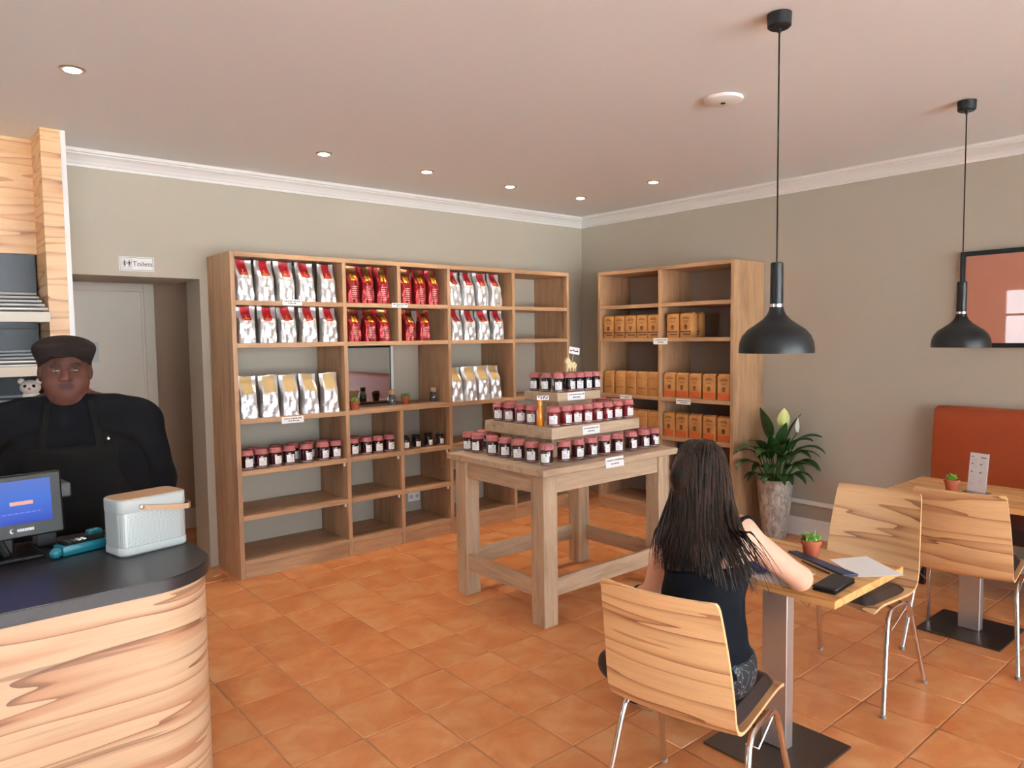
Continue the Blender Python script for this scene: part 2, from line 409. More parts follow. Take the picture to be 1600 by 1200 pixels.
# ceiling fittings
SPOTS = [(-4.797,-1.553,'above the counter pillar, nearest and leftmost'), (-3.27,-.864,'first in the row over the shelves, left'), (-2.456,-.839,'second in the row over the shelves'),
         (-1.642,-.807,'third in the row over the shelves'), (-.838,-.805,'last in the row, at the room corner'), (-.847,-1.611,'over the right-hand shelving, set apart from the row')]
for x, y, wh in SPOTS:
    t = tag(empty('downlight', (x, y, CEIL)), 'small lit recessed downlight '+wh, 'downlight', 'recessed ceiling downlights')
    MB().lathe([(.034,-.002),(.036,-.006),(.048,-.005),(.052,-.001),(.052,.002),(.034,.002)], seg=28).build('trim_ring', M['brass'], t, True)
    MB().lathe([(.001,-.012),(.02,-.011),(.032,-.008),(.036,-.004)], seg=24).build('lamp_face', M['lampglow'], t, True)
    l = bpy.data.lights.new('downlight_beam', 'SPOT'); l.energy = 22; l.color = (1.0,.80,.58); l.spot_size = math.radians(95); l.spot_blend = .8; l.shadow_soft_size = .03
    lo = bpy.data.objects.new('downlight_beam', l); COL.objects.link(lo); lo.parent = t; lo.location = (0, 0, -.02)
t = tag(empty('ceiling_speaker', (-2.16, -3.112, CEIL)), 'flat round white ceiling disc with a dark centre dot', 'ceiling disc')
MB().lathe([(.098,0),(.10,-.004),(.094,-.014),(.075,-.020),(.02,-.023),(.001,-.023)][::-1], seg=40).build('cover', M['white'], t, True)
MB().lathe([(.012,-.022),(.012,-.026),(.001,-.026)], seg=12).build('sensor_eye', M['black'], t)
def pendant(x, y, label, zb):
    t = tag(empty('pendant_lamp', (x, y, CEIL)), label, 'lamp', 'black dome pendant lamps')
    h = zb-CEIL
    MB().lathe([(.001,-.052),(.036,-.052),(.043,-.046),(.045,0),(.001,0)], seg=28).build('ceiling_rose', M['matte_black'], t, True)
    MB().lathe([(.007,-.068),(.008,-.05)], seg=10).build('cord_grip', M['matte_black'], t, True)
    MB().tube([(0,0,-.06),(0,0,h+.345)], .0032, 8).build('cord', M['black'], t, True)
    MB().lathe([(.001,h+.349),(.020,h+.349),(.0235,h+.345),(.0245,h+.190),(.001,h+.188)], seg=28).build('neck', M['matte_black'], t, True)
    MB().lathe([(.0255,h+.189),(.0255,h+.178)], seg=28).build('collar_ring', M['chrome'], t, True)
    out = [(.0262,.178),(.028,.165),(.036,.148),(.054,.128),(.082,.108),(.108,.090),(.126,.068),(.136,.044),(.1395,.020),(.140,0)]
    inn = [(.137,.001),(.1365,.020),(.133,.043),(.123,.066),(.105,.087),(.080,.104),(.052,.124),(.030,.146),(.001,.150)]
    MB().lathe([(r, h+z) for r, z in out+inn], seg=48, cap=False).build('shade', M['matte_black'], t, True)
    MB().sphere((0,0,h+.085), (.03,.03,.042)).build('bulb', M['white'], t, True)
pendant(-2.845, -3.811, 'black dome pendant lamp over the table where the woman writes', 1.537)
pendant(-1.104, -3.885, 'black dome pendant lamp over the table by the orange bench', 1.527)
ORD = ['first','second','third','fourth','fifth','sixth','seventh','eighth','ninth','tenth','eleventh','twelfth']
# ------------------------------------------------------------------ shelving
TH = .032
def board(mb_args, name, mat, par): MB().box(*mb_args, b=.0015).build(name, mat, par)
Z_SH = [1.88, 1.595, 1.085, .735, .43, .127]
DIV = [-3.757, -2.937, -2.475, -2.008, -1.318, -.638]
shelf = tag(empty('shelving_unit', (0, 0, 0)), 'tall oak shelving unit along the back wall with red and silver bags', 'shelving unit')
D1 = .455
board((DIV[0], DIV[0]+.03, -D1, -.004, 0, 2.2), 'side_panel', M['soak_z'], shelf)
board((DIV[5]-.03, DIV[5], -D1, -.004, 0, 2.2), 'side_panel', M['soak_z'], shelf)
full = [DIV[1], DIV[3], DIV[4]]
for x in full: board((x-.015, x+.015, -D1, -.004, 0, 2.168), 'divider', M['soak_z'], shelf)
board((DIV[0]+.03, DIV[5]-.03, -D1, -.004, 2.168, 2.2), 'top_board', M['soak_x'], shelf)
cols = [(DIV[0]+.03, DIV[1]-.015), (DIV[1]+.015, DIV[3]-.015), (DIV[3]+.015, DIV[4]-.015), (DIV[4]+.015, DIV[5]-.03)]
for a, b_ in cols:
    for z in Z_SH: board((a, b_, -D1, -.004, z-TH, z), 'shelf_board', M['soak_x'], shelf)
for z0, z1 in ((1.88, 2.168), (1.595, 1.88-TH), (.735, 1.085-TH), (.43, .735-TH), (.127, .43-TH)):
    board((DIV[2]-.015, DIV[2]+.015, -D1, -.004, z0, z1), 'half_divider', M['soak_z'], shelf)
for a, b_ in (cols[0], (DIV[1]+.015, DIV[2]-.015), (DIV[2]+.015, DIV[3]-.015), cols[2], cols[3]):
    board((a+.001, b_-.001, -D1+.004, -D1+.022, 0, .127-TH-.001), 'plinth', M['soak_x'], shelf)
board((DIV[2]-.014, DIV[2]+.014, -D1+.001, -D1+.03, 0, .127-TH-.001), 'plinth_stile', M['soak_z'], shelf)
for xx in (DIV[1]-.015, DIV[2]-.015, DIV[3]-.015, DIV[4]-.015):     # small support pegs under the lower boards
    for z in (.735, .43): MB().box(xx-.012, xx, -D1+.03, -D1+.05, z-TH-.03, z-TH, b=.002).build('shelf_bracket', M['white'], shelf)

rsh = tag(empty('shelving_unit', (0, 0, 0)), 'narrower oak shelving unit on the right wall with brown paper packs', 'shelving unit')
D2, RY = .4346, [-.628, -1.345, -2.072]
board((-D2, -.004, RY[0]-.03, RY[0], 0, 2.2), 'side_panel', M['soak_z'], rsh)
board((-D2, -.004, RY[2], RY[2]+.03, 0, 2.2), 'side_panel', M['soak_z'], rsh)
board((-D2, -.004, RY[1]-.015, RY[1]+.015, 0, 2.168), 'divider', M['soak_z'], rsh)
board((-D2, -.004, RY[2]+.03, RY[0]-.03, 2.168, 2.2), 'top_board', M['soak_y'], rsh)
RZ = [1.887, 1.591, 1.083, .745, .43, .127]
for a, b_ in ((RY[1]+.015, RY[0]-.03), (RY[2]+.03, RY[1]-.015)):
    for z in RZ: board((-D2, -.004, a, b_, z-TH, z), 'shelf_board', M['soak_y'], rsh)
    board((-D2+.004, -D2+.022, a+.001, b_-.001, 0, .127-TH-.001), 'plinth', M['soak_y'], rsh)
    board((-.012, -.004, a, b_, .127, 2.168), 'back_panel', plain('shelf_back_board', lin(150,132,118), .7), rsh)

so = tag(empty('wall_socket', (-2.10, -.001, .253)), 'white double wall socket visible through a lower shelf bay', 'socket')
MB().box(-.06, .06, -.012, 0, -.042, .042, b=.004).build('socket_plate', M['white'], so)
for k in (-1, 1): MB().lathe([(.001,.0),(.016,.0),(.018,.004)], T=Matrix.Translation((k*.03, -.012, 0)) @ Matrix.Rotation(math.radians(90), 4, 'X'), seg=16).build('socket_outlet', plain('socket_grey', lin(190,190,190), .5), so)

# ------------------------------------------------------------------ coffee bags
def foil(name, col, metal=.95, rough=.24):
    t = NT(name); v = t.coords(rand=20.0); n = t.noise(v, 16, 3, .55, .6); n2 = t.noise(v, 55, 2, .5, .3)
    t.base(col); t.set(Metallic=metal, Roughness=rough)
    t.bump(t.math('ADD', n, t.math('MULTIPLY', n2, .25)), .55, .012); return t.mat
M['foil'] = foil('silver_foil', lin(238,240,243), .6, .3); M['foil_red'] = foil('red_foil', lin(134,25,29), .5, .34)
M['lab_red'] = plain('red_label', lin(146,18,28), .45); M['lab_tan'] = plain('tan_label', lin(192,164,114), .5)
M['lab_gold'] = foil('gold_label', lin(232,178,60), .8, .25); M['seal_brown'] = foil('bronze_foil_seal', lin(150,112,72), .9, .3)
M['print_pale'] = plain('pale_print', lin(222,196,190), .5); M['print_gold'] = plain('gold_print', lin(236,170,90), .4)

def bag_shape(w, d, h, seed):
    rg = random.Random(seed); ph = [rg.uniform(0, 6.28) for _ in range(8)]; lean = rg.uniform(-.008, .008)
    def S(u, t, front=True):
        # u in -1..1 across, t in 0..1 up
        e = min(1, max(0, (t-.52)/.42)); e = e*e*(3-2*e)
        a = w/2*(1-.07*math.sin(math.pi*min(1, t/.9))**2 + .02*math.sin(ph[0]+5*t))
        b = d/2*(1+.08*math.sin(3.1*t))*(1-e)+.0035*e
        n = 4.5-2.2*t
        q = (1-min(1, abs(u))**n)**(1/n)
        y = b*q + .0035*(1-e)*(math.sin(ph[1]+9*u+7*t)+math.sin(ph[2]-6*u+13*t))*q
        x = u*a + lean*t
        back = .018*e
        return Vector((x, (-y if front else y)+back+.010*e*math.sin(ph[3]+2*u), h*t*(1+.012*math.sin(ph[4]+2.5*u)*t)))
    return S
def bag_body(S, nu=12, nt=16):
    mb = MB(); vs = []; fs = []
    for j in range(nt+1):
        t = j/nt
        for i in range(nu+1): vs.append(S(-1+2*i/nu, t))
        for i in range(1, nu): vs.append(S(1-2*i/nu, t, False))
    n = 2*nu
    for j in range(nt):
        for k in range(n): fs.append((j*n+k, j*n+(k+1) % n, (j+1)*n+(k+1) % n, (j+1)*n+k))
    fs.append(tuple(range(n-1, -1, -1))); fs.append(tuple(nt*n+k for k in range(n)))
    return mb.add(vs, fs)
def patch(S, u0, u1, t0, t1, off=.0022, nu=6, nt=7, sh=0.0):
    vs = []; fs = []
    for o_ in (off, off*.2):
        for j in range(nt+1):
            for i in range(nu+1):
                t = t0+(t1-t0)*j/nt; p = S(u0+(u1-u0)*i/nu + sh*(t-t0), t); p.y -= o_; vs.append(p)
    m = nu+1; K = m*(nt+1)
    for j in range(nt):
        for i in range(nu):
            a = j*m+i; fs.append((a, a+1, a+m+1, a+m)); fs.append((K+a, K+a+m, K+a+m+1, K+a+1))
    ring = [i for i in range(m)]+[j*m+nu for j in range(1, nt+1)]+[nt*m+i for i in range(nu-1, -1, -1)]+[j*m for j in range(nt-1, 0, -1)]
    for a, b_ in zip(ring, ring[1:]+ring[:1]): fs.append((a, K+a, K+b_, b_))
    return MB().add(vs, fs)
BAGS = {}
def bag_proto(kind, w, d, h, seed):
    key = (kind, seed, h)
    if key in BAGS: return BAGS[key]
    S = bag_shape(w, d, h, seed); rg = random.Random(seed*7+1); parts = []
    if kind == 'red':
        parts.append(('bag_body', bag_body(S).mesh('red_bag_body', M['foil_red'], True)))
        parts.append(('foil_seal', patch(S, -.5, .5, .76, .99).mesh('red_bag_seal', M['seal_brown'], True)))
        parts.append(('gold_label', patch(S, -.36, .42, .60, .79).mesh('red_bag_gold_label', M['lab_gold'], True)))
        pm = MB()
        for k in range(7):
            t = .10+.055*k; u = -.5+rg.uniform(0, .15)
            while u < .45:
                du = rg.uniform(.08, .22); q = patch(S, u, min(.5, u+du), t, t+.018, .0016, 2, 1); pm.add(q.v, q.f); u += du+.06
        parts.append(('print_lines', pm.mesh('red_bag_print', M['print_pale'], True)))
    else:
        parts.append(('bag_body', bag_body(S).mesh('silver_bag_body', M['foil'], True)))
        sh = rg.uniform(-.5, .1)
        if kind == 'silver_red':
            parts.append(('red_label', patch(S, -.50, .46, .62, 1.0, sh=sh*.5).mesh('silver_bag_red_label', M['lab_red'], True)))
            pm = MB()
            for k, (t, a) in enumerate(((.655, .30), (.69, .12))):
                q = patch(S, -.05-a, -.05+a, t, t+.014, .0036, 3, 1); pm.add(q.v, q.f)
            q = patch(S, -.10, .02, .73, .765, .0036, 2, 2); pm.add(q.v, q.f)
            parts.append(('label_print', pm.mesh('silver_bag_label_print', M['print_gold'], True)))
        else:
            parts.append(('tan_label', patch(S, -.62, .60, .60, .99).mesh('silver_bag_tan_label', M['lab_tan'], True)))
        pm = MB()
        for t, a in ((.10, .25), (.075, .35), (.36, .3)):
            q = patch(S, .1-a, .1+a, t, t+.008, .0016, 2, 1); pm.add(q.v, q.f)
        parts.append(('print_lines', pm.mesh('silver_bag_print', plain('grey_print', lin(120,124,128), .5), True)))
    BAGS[key] = parts; return parts
rb = random.Random(5)
def put_bag(kind, x, z, w, d, h, seed, label, group):
    t = tag(empty('coffee_bag', (x, -.385+rb.uniform(-.006, .006), z+.0005), rb.uniform(-.10, .06)), label, 'bag', group)
    for n, me in bag_proto(kind, w, d, h, seed): tag(link_mesh(n, me, t), kind='stuff' if 'print' in n else None)
def bag_row(kind, xs, z, w, h, where, desc, group, s0):
    for i, x in enumerate(xs): put_bag(kind, x, z, w, .088, h, s0+i % 3, '%s, %s from left %s' % (desc, ORD[i], where), group)
G1 = 'silver coffee bags with red labels'
bag_row('silver_red', [-3.645, -3.505, -3.357, -3.209, -3.045], 1.88, .132, .276, 'on top shelf, leftmost bay', 'silver bag with red label', G1, 1)
bag_row('silver_red', [-3.640, -3.498, -3.352, -3.200, -3.045], 1.595, .130, .246, 'on second shelf, leftmost bay', 'silver bag with red label', G1, 4)
bag_row('silver_tan', [-3.643, -3.497, -3.352, -3.204, -3.049], 1.085, .134, .285, 'on third shelf, leftmost bay', 'silver bag with tan label', 'silver coffee bags with tan labels', 7)
bag_row('silver_red', [-1.912, -1.779, -1.628, -1.484], 1.88, .116, .276, 'on top shelf right of red bags', 'silver bag with red label', G1, 1)
bag_row('silver_red', [-1.908, -1.768, -1.619, -1.467], 1.595, .117, .246, 'on second shelf right of red bags', 'silver bag with red label', G1, 4)
bag_row('silver_tan', [-1.915, -1.775, -1.635, -1.495], 1.085, .116, .285, 'on third shelf behind jam table', 'silver bag with tan label', 'silver coffee bags with tan labels', 7)
G2 = 'red coffee bags'
bag_row('red', [-2.846, -2.722, -2.590], 1.88, .116, .276, 'in top bay left of half divider', 'red coffee bag', G2, 11)
bag_row('red', [-2.387, -2.262, -2.132], 1.88, .116, .276, 'in top bay right of half divider', 'red coffee bag', G2, 11)
bag_row('red', [-2.843, -2.716, -2.590], 1.595, .112, .240, 'in second row left of half divider', 'red coffee bag', G2, 14)
bag_row('red', [-2.354, -2.222], 1.595, .116, .240, 'in second row right of half divider', 'red coffee bag', G2, 14)

# ------------------------------------------------------------------ brown paper packs
def kraft():
    t = NT('kraft_paper'); v = t.coords(rand=9.0); n = t.noise(v, 14, 4); n2 = t.noise(v, 50, 3)
    t.base(t.ramp(n, [(.3, lin(168,116,64)), (.7, lin(190,138,82))])); t.set(Roughness=.55); t.bump(n2, .2, .003); return t.mat
M['kraft'] = kraft(); M['kraft_ink'] = plain('brown_print', lin(110,66,34), .6); M['kraft_orange'] = plain('orange_band_print', lin(186,86,42), .55)
M['kraft_dark'] = plain('dark_band_print', lin(74,48,36), .6)
def pack_proto(kind):
    W, D, H = .118, .078, .21; parts = []
    b = MB(); b.box(-D/2, D/2, -W/2, W/2, 0, H-.012, b=.006)
    b.prism([(-D/2+.006, H-.016), (D/2-.006, H-.016), (.004, H), (-.012, H)], -W/2+.003, W/2-.003, T=Matrix.Rotation(math.radians(90), 4, 'X'))
    parts.append(('pack_body', b.mesh('pack_body', M['kraft'], True)))
    fx = -D/2-.0009
    bar = lambda m, y0, y1, z0, z1: m.box(fx, -D/2+.001, y0, y1, z0, z1)
    if kind == 'orange':
        parts.append(('colour_band', bar(MB(), -W/2+.004, W/2-.004, .012, .058).mesh('pack_orange_band', M['kraft_orange'])))
    elif kind == 'dark':
        parts.append(('colour_band', bar(bar(MB(), -W/2+.004, W/2-.004, .044, .054), -W/2+.01, W/2-.03, .022, .032).mesh('pack_dark_band', M['kraft_dark'])))
    m = MB(); rg = random.Random(3 if kind == 'orange' else 8)
    for z, w2, hh in ((.156, .034, .010), (.168, .022, .008), (.138, .026, .004), (.128, .020, .004)):
        y = -w2
        while y < w2:
            dy = rg.uniform(.006, .014); bar(m, y, min(w2, y+dy), z, z+hh*rg.uniform(.7, 1.2)); y += dy+.003
    m.lathe([(.001,0),(.017,0),(.017,.001),(.001,.001)], seg=14, T=Matrix.Translation((fx, 0, .092)) @ Matrix.Rotation(math.radians(90), 4, 'Y'))
    m.box(fx, -D/2+.001, -.014, .014, .068, .076)
    if kind != 'plain': parts.append(('front_print', m.mesh('pack_print', M['kraft_ink'])))
    else: parts.append(('front_print', bar(bar(MB(), -.04, .04, .060, .066), -.045, .045, .15, .152).mesh('pack_print_plain', M['kraft_ink'])))
    return parts
PK = {k: pack_proto(k) for k in ('orange', 'dark', 'plain')}
rp = random.Random(11)
def pack(kind, y, z, label, dx=0, tilt=0.0):
    t = tag(empty('paper_pack', (-.378+dx, y, z+.0005+abs(tilt)*.02), rp.uniform(-.05, .05)), label, 'pack', 'brown paper packs on the right shelving')
    t.rotation_euler.x = tilt
    for n, me in PK[kind]: tag(link_mesh(n, me, t), kind='stuff' if 'print' in n else None)
for i, y in enumerate([-.742, -.874, -1.004, -1.134, -1.261]): pack('dark', y, 1.591, 'brown paper pack with dark print, %s from left, second shelf left bay' % ORD[i])
for i, y in enumerate([-1.468, -1.605]): pack('dark', y, 1.591, 'brown paper pack with dark print, %s from the divider, second shelf right bay' % ORD[i])
pack('dark', -1.615, 1.591, 'brown paper pack half hidden behind two others, second shelf right bay', dx=.10)
for i, y in enumerate([-.745, -.882, -1.010, -1.136, -1.260]): pack('plain', y, 1.083, 'plain brown paper pack, %s from left, third shelf left bay' % ORD[i])
for i, y in enumerate([-1.435, -1.564, -1.694, -1.830, -1.970]): pack('orange', y, 1.083, 'brown paper pack with orange band, %s from left, third shelf right' % ORD[i])
for i, y in enumerate([-.745, -.882, -1.010, -1.136, -1.260]): pack('plain', y, .745, 'plain brown paper pack, %s from left, fourth shelf left bay' % ORD[i])
for i, y in enumerate([-1.430, -1.562, -1.696, -1.834, -1.972]): pack('orange', y, .745, 'brown paper pack with orange band, %s from left, fourth shelf right bay' % ORD[i])
# ------------------------------------------------------------------ jam table
jt = tag(empty('display_table', (0, 0, 0)), 'oak display table with stretchers carrying tiers of jam jars', 'table')
LX, LY = (-2.80, -1.70), (-2.42, -1.605)
LG = .105
for x0 in (LX[0], LX[1]-LG):
    for y0 in (LY[0], LY[1]-LG): MB().box(x0, x0+LG, y0, y0+LG, 0, .852, b=.002).build('leg', M['oak_z'], jt)
MB().box(-2.832, -1.655, -2.455, -1.555, .852, .89, b=.004).build('table_top', M['oak_x'], jt)
for y0 in (LY[0]+.012, LY[1]-.034):
    MB().box(LX[0]+LG, LX[1]-LG, y0, y0+.022, .745, .852, b=.001).build('apron', M['oak_x'], jt)
    MB().box(LX[0]+LG, LX[1]-LG, y0, y0+.022, .16, .262, b=.001).build('stretcher', M['oak_x'], jt)
for x0 in (LX[0]+.012, LX[1]-.034):
    MB().box(x0, x0+.022, LY[0]+LG, LY[1]-LG, .745, .852, b=.001).build('apron', M['oak_y'], jt)
    MB().box(x0, x0+.022, LY[0]+LG, LY[1]-LG, .16, .262, b=.001).build('stretcher', M['oak_y'], jt)
t1 = tag(empty('display_riser', (0, 0, 0)), 'large lower oak riser standing on the jam table', 'riser')
MB().box(-2.50, -1.86, -2.175, -1.695, .8905, 1.012, b=.001).build('riser_base', M['oak_x'], t1)
MB().box(-2.572, -1.79, -2.25, -1.62, 1.012, 1.08, b=.002).build('riser_top', M['oak_x'], t1)
t2 = tag(empty('display_riser', (0, 0, 0)), 'small upper oak riser under the darkest jars', 'riser')
MB().box(-2.30, -2.00, -2.03, -1.78, 1.0805, 1.206, b=.001).build('riser_base', M['oak_x'], t2)
MB().box(-2.342, -1.955, -2.062, -1.748, 1.206, 1.262, b=.002).build('riser_top', M['oak_x'], t2)

def jam(name, col):
    t = NT(name); v = t.coords(); t.base(col); t.set(Roughness=.12, Coat_Weight=.8, Coat_Roughness=.04)
    t.p.inputs['Subsurface Weight'].default_value = 0.0; return t.mat
M['jam_dark'] = jam('dark_berry_jam', lin(58,14,20)); M['jam_red'] = jam('red_jam', lin(104,18,24)); M['jam_black'] = jam('black_berry_jam', lin(26,14,26))
def cloth():
    t = NT('pink_gingham_cloth'); v = t.coords()
    ck = t.node('ShaderNodeTexChecker', Scale=260.0); t.link(v, ck.inputs['Vector'])
    ck.inputs['Color1'].default_value = lin(152,74,76); ck.inputs['Color2'].default_value = lin(188,124,120)
    n = t.noise(v, 120, 2); t.base(ck.outputs['Color']); t.set(Roughness=.85); t.bump(n, .5, .003); return t.mat
M['cloth'] = cloth(); M['lid_dark'] = plain('dark_metal_lid', lin(40,36,38), .35, .6)
JR = .0375
jar_prof = [(.001,0),(.031,0),(.0355,.004),(JR,.010),(JR,.074),(.0355,.082),(.032,.088),(.032,.094),(.001,.094)]
jar_me = {k: MB().lathe(jar_prof, seg=22).mesh('jar_'+k, M['jam_'+k], True) for k in ('dark', 'red', 'black')}
base_me = MB().lathe([(.001,0),(.0315,-.0002),(.0365,.004),(.0382,.010),(.0382,.013),(.0375,.014)], seg=22).mesh('jar_glass_foot', plain('jar_glass_foot', lin(140,110,112), .1, coat=.6), True)
def lid_mesh(seed):
    rg = random.Random(seed); p = [rg.uniform(0, 6.28) for _ in range(3)]
    wob = lambda i, a: 1+(0 if i < 3 else (.012 if i < 5 else .05))*(math.sin(9*a+p[0])+.6*math.sin(14*a+p[1]))
    return MB().lathe([(.001,.120),(.022,.1205),(.034,.119),(.0385,.114),(.0375,.103),(.0405,.094),(.0420,.088),(.0395,.089),(.036,.098)], seg=44, wob=wob, cap=False).mesh('cloth_lid', M['cloth'], True)
lid_me = [lid_mesh(s) for s in (1, 2, 3)]
lid_dark_me = MB().lathe([(.001,.092),(.0345,.092),(.0355,.095),(.0355,.106),(.033,.109),(.001,.109)], seg=22).mesh('screw_lid', M['lid_dark'], True)
def label_mesh(off, z0, z1, half, name, mat, r=JR):
    vs = []; fs = []; n = 8
    for rr in (r+off, r-.0005):
        for z in (z0, z1):
            for k in range(n+1):
                a = -math.pi/2+half*(-1+2*k/n); vs.append((rr*math.cos(a), rr*math.sin(a), z))
    m = n+1
    for k in range(n):
        fs.append((k, k+1, m+k+1, m+k)); fs.append((k, 2*m+k, 2*m+k+1, k+1)); fs.append((m+k, m+k+1, 3*m+k+1, 3*m+k))
    fs.append((0, m, 3*m, 2*m)); fs.append((n, 2*m+n, 3*m+n, m+n))
    return MB().add(vs, fs).mesh(name, mat, True)
lab_me = label_mesh(.0008, .018, .066, .68, 'jar_label', M['paper'])
def label_print():
    mb = MB()
    for z0, z1, a0, a1 in ((.056,.061,.05,.3),(.050,.054,.1,.28),(.042,.0435,-.45,.35),(.036,.0372,-.4,.2),(.030,.0312,-.45,.4),(.024,.0252,-.3,.3)):
        vs = []; n = 3
        for z in (z0, z1):
            for k in range(n+1):
                a = -math.pi/2+a0+(a1-a0)*k/n; vs.append(((JR+.0013)*math.cos(a), (JR+.0013)*math.sin(a), z))
        mb.add(vs, [(k, k+1, n+2+k, n+1+k) for k in range(n)])
    return mb.mesh('jar_label_print', plain('grey_label_print', lin(110,114,120), .7))
lpr_me = label_print()
rj = random.Random(21)
def jar(kind, x, y, z, face, label, group, lid='cloth', s=1.0):
    t = tag(empty('jam_jar', (x, y, z+.0004), face+rj.uniform(-.25, .25)), label, 'jar', group); t.scale = (s if s != .9 else .88, s if s != .9 else .88, s if s != .9 else 1.0)
    link_mesh('jar_body', jar_me[kind], t); link_mesh('jar_foot', base_me, t)
    if lid == 'cloth': link_mesh('cloth_lid', rj.choice(lid_me), t)
    else: link_mesh('screw_lid', lid_dark_me, t)
    l = link_mesh('jar_label', lab_me, t); tag(link_mesh('label_print', lpr_me, l), kind='stuff')
GT = 'jam jars on the display table'
# around the edge of the table top
for i, y in enumerate([-2.321, -2.197, -2.076, -1.952, -1.830, -1.680, -1.590]):
    jar('dark', -2.680, y, .89, -.9, ('dark jam jar at the near corner of the jam table' if i == 0 else 'dark jam jar, %s from the near corner along the table\'s left edge' % ORD[i]), GT)
for i, x in enumerate([-2.529, -2.416, -2.303, -2.187, -2.068, -1.936, -1.813, -1.715]):
    jar('dark', x, -2.302, .89, -.1, 'dark jam jar, %s after the corner one along the table\'s front edge' % ORD[i], GT)
for i, (x, y) in enumerate([(-1.715, -2.205), (-1.715, -2.105), (-2.57, -1.59), (-2.46, -1.59)]):
    jar('dark', x, y, .89, 1.4, 'dark jam jar half hidden at the table\'s %s, %s of two' % ('right edge' if i < 2 else 'back edge', 'nearer' if i % 2 == 0 else 'farther'), GT)
# on the lower riser
for i, y in enumerate([-2.195, -2.015, -1.915, -1.805, -1.695]):
    jar('red', -2.515 if i else -2.508, y, 1.08, -.9, ('red jam jar at the near corner of the lower riser' if i == 0 else 'red jam jar, %s from the corner on the lower riser\'s left edge' % ORD[i]), GT)
for i, x in enumerate([-2.412, -2.322, -2.232, -2.142, -2.050, -1.955, -1.850]):
    jar('red', x, -2.200, 1.08, -.15, 'red jam jar, %s after the corner one on the lower riser\'s front edge' % ORD[i], GT)
for i, (x, y) in enumerate([(-1.845, -2.09), (-1.845, -1.97), (-1.845, -1.85), (-2.40, -1.68)]):
    jar('red', x, y, 1.08, 1.4, ('red jam jar half hidden on the lower riser\'s right edge, %s from the front' % ORD[i+1]) if i < 3 else 'red jam jar half hidden on the lower riser\'s far left', GT)
# on the upper riser
for i, y in enumerate([-2.012, -1.900, -1.795]):
    jar('black', -2.290, y, 1.262, -.9, ('blackish jam jar at the near corner of the top riser' if i == 0 else 'blackish jam jar, %s from the corner on the top riser\'s left edge' % ORD[i]), GT, s=.9)
for i, x in enumerate([-2.190, -2.112, -2.036, -1.995+.012]):
    if i < 3: jar('black', x, -2.018, 1.262, -.15, 'blackish jam jar, %s after the corner one on the top riser\'s front edge' % ORD[i], GT, s=.9)
jar('black', -1.957, -2.018, 1.262, -.15, 'blackish jam jar at the right end of the top riser', GT, s=.9)
jar('black', -2.10, -1.90, 1.262, 0, 'blackish jam jar under the wooden dog on the top riser', GT, s=.9)
jar('black', -2.19, -1.90, 1.262, 0, 'blackish jam jar behind the front row, left of the wooden dog', GT, s=.9)
jar('black', -2.01, -1.90, 1.262, 0, 'blackish jam jar behind the front row, right of the wooden dog', GT, s=.9)
# orange bottle among them
ob = tag(empty('sauce_bottle', (-2.533, -2.108, 1.0804)), 'slim orange sauce bottle between red jam jars', 'bottle')
MB().lathe([(.001,0),(.021,0),(.0225,.004),(.0225,.085),(.018,.10),(.0115,.115),(.0115,.128),(.001,.128)], seg=18).build('bottle_body', plain('orange_sauce', lin(214,128,24), .15, coat=.7), ob, True)
MB().lathe([(.001,.126),(.0135,.126),(.0135,.150),(.012,.153),(.001,.153)], seg=16).build('bottle_cap', plain('orange_cap', lin(220,140,30), .4), ob, True)

# wooden dog card holder on the jars
dog = tag(empty('wooden_dog_card_holder', (-2.10, -1.935, 1.383), math.radians(0)), 'pale wooden dog figure holding a white card on top of the jars', 'figurine')
outl = [(-.042,.0),(-.030,.0),(-.028,.022),(-.018,.024),(-.016,.0),(-.004,.0),(-.003,.026),(.010,.028),(.014,.0),(.024,.0),(.026,.018),(.032,.018),(.034,.0),(.044,.0),(.045,.030),(.042,.050),(.036,.060),(.026,.064),(.010,.060),(-.004,.062),(-.010,.078),(-.022,.088),(-.030,.096),(-.035,.086),(-.044,.080),(-.052,.066),(-.048,.056),(-.040,.052),(-.040,.030)]
pale = plain('pale_plywood', lin(226,206,160), .6, noise=.08, nscale=80)
MB().prism(outl, -.008, .008, T=Matrix.Rotation(math.radians(90), 4, 'X')).build('dog_cutout', pale, dog)
MB().tube([(.010,0,.058),(.016,-.004,.085),(.022,-.006,.118)], .0022, 8).build('card_stem', pale, dog)
MB().box(.014, .022, -.012, .012, .03, .064, b=.001, T=Matrix.Rotation(.5, 4, 'Y')).build('clip', plain('pale_wood_clip', lin(208,184,136), .6), dog)
cd = MB().box(-.048, .048, -.001, .001, -.022, .022, T=Matrix.Translation((.026, -.009, .136)) @ Matrix.Rotation(.16, 4, 'Y')).build('card', M['paper'], dog)
mk = MB()
for x0, x1, z in ((-.038,-.024,-.008),(-.018,-.004,-.004),(0,.012,-.008),(.016,.034,-.006)):
    mk.box(x0, x1, -.0016, .0005, z, z+.009, T=Matrix.Translation((.026, -.0095, .136)) @ Matrix.Rotation(.16, 4, 'Y'))
mk.build('card_marks', M['ink'], cd)

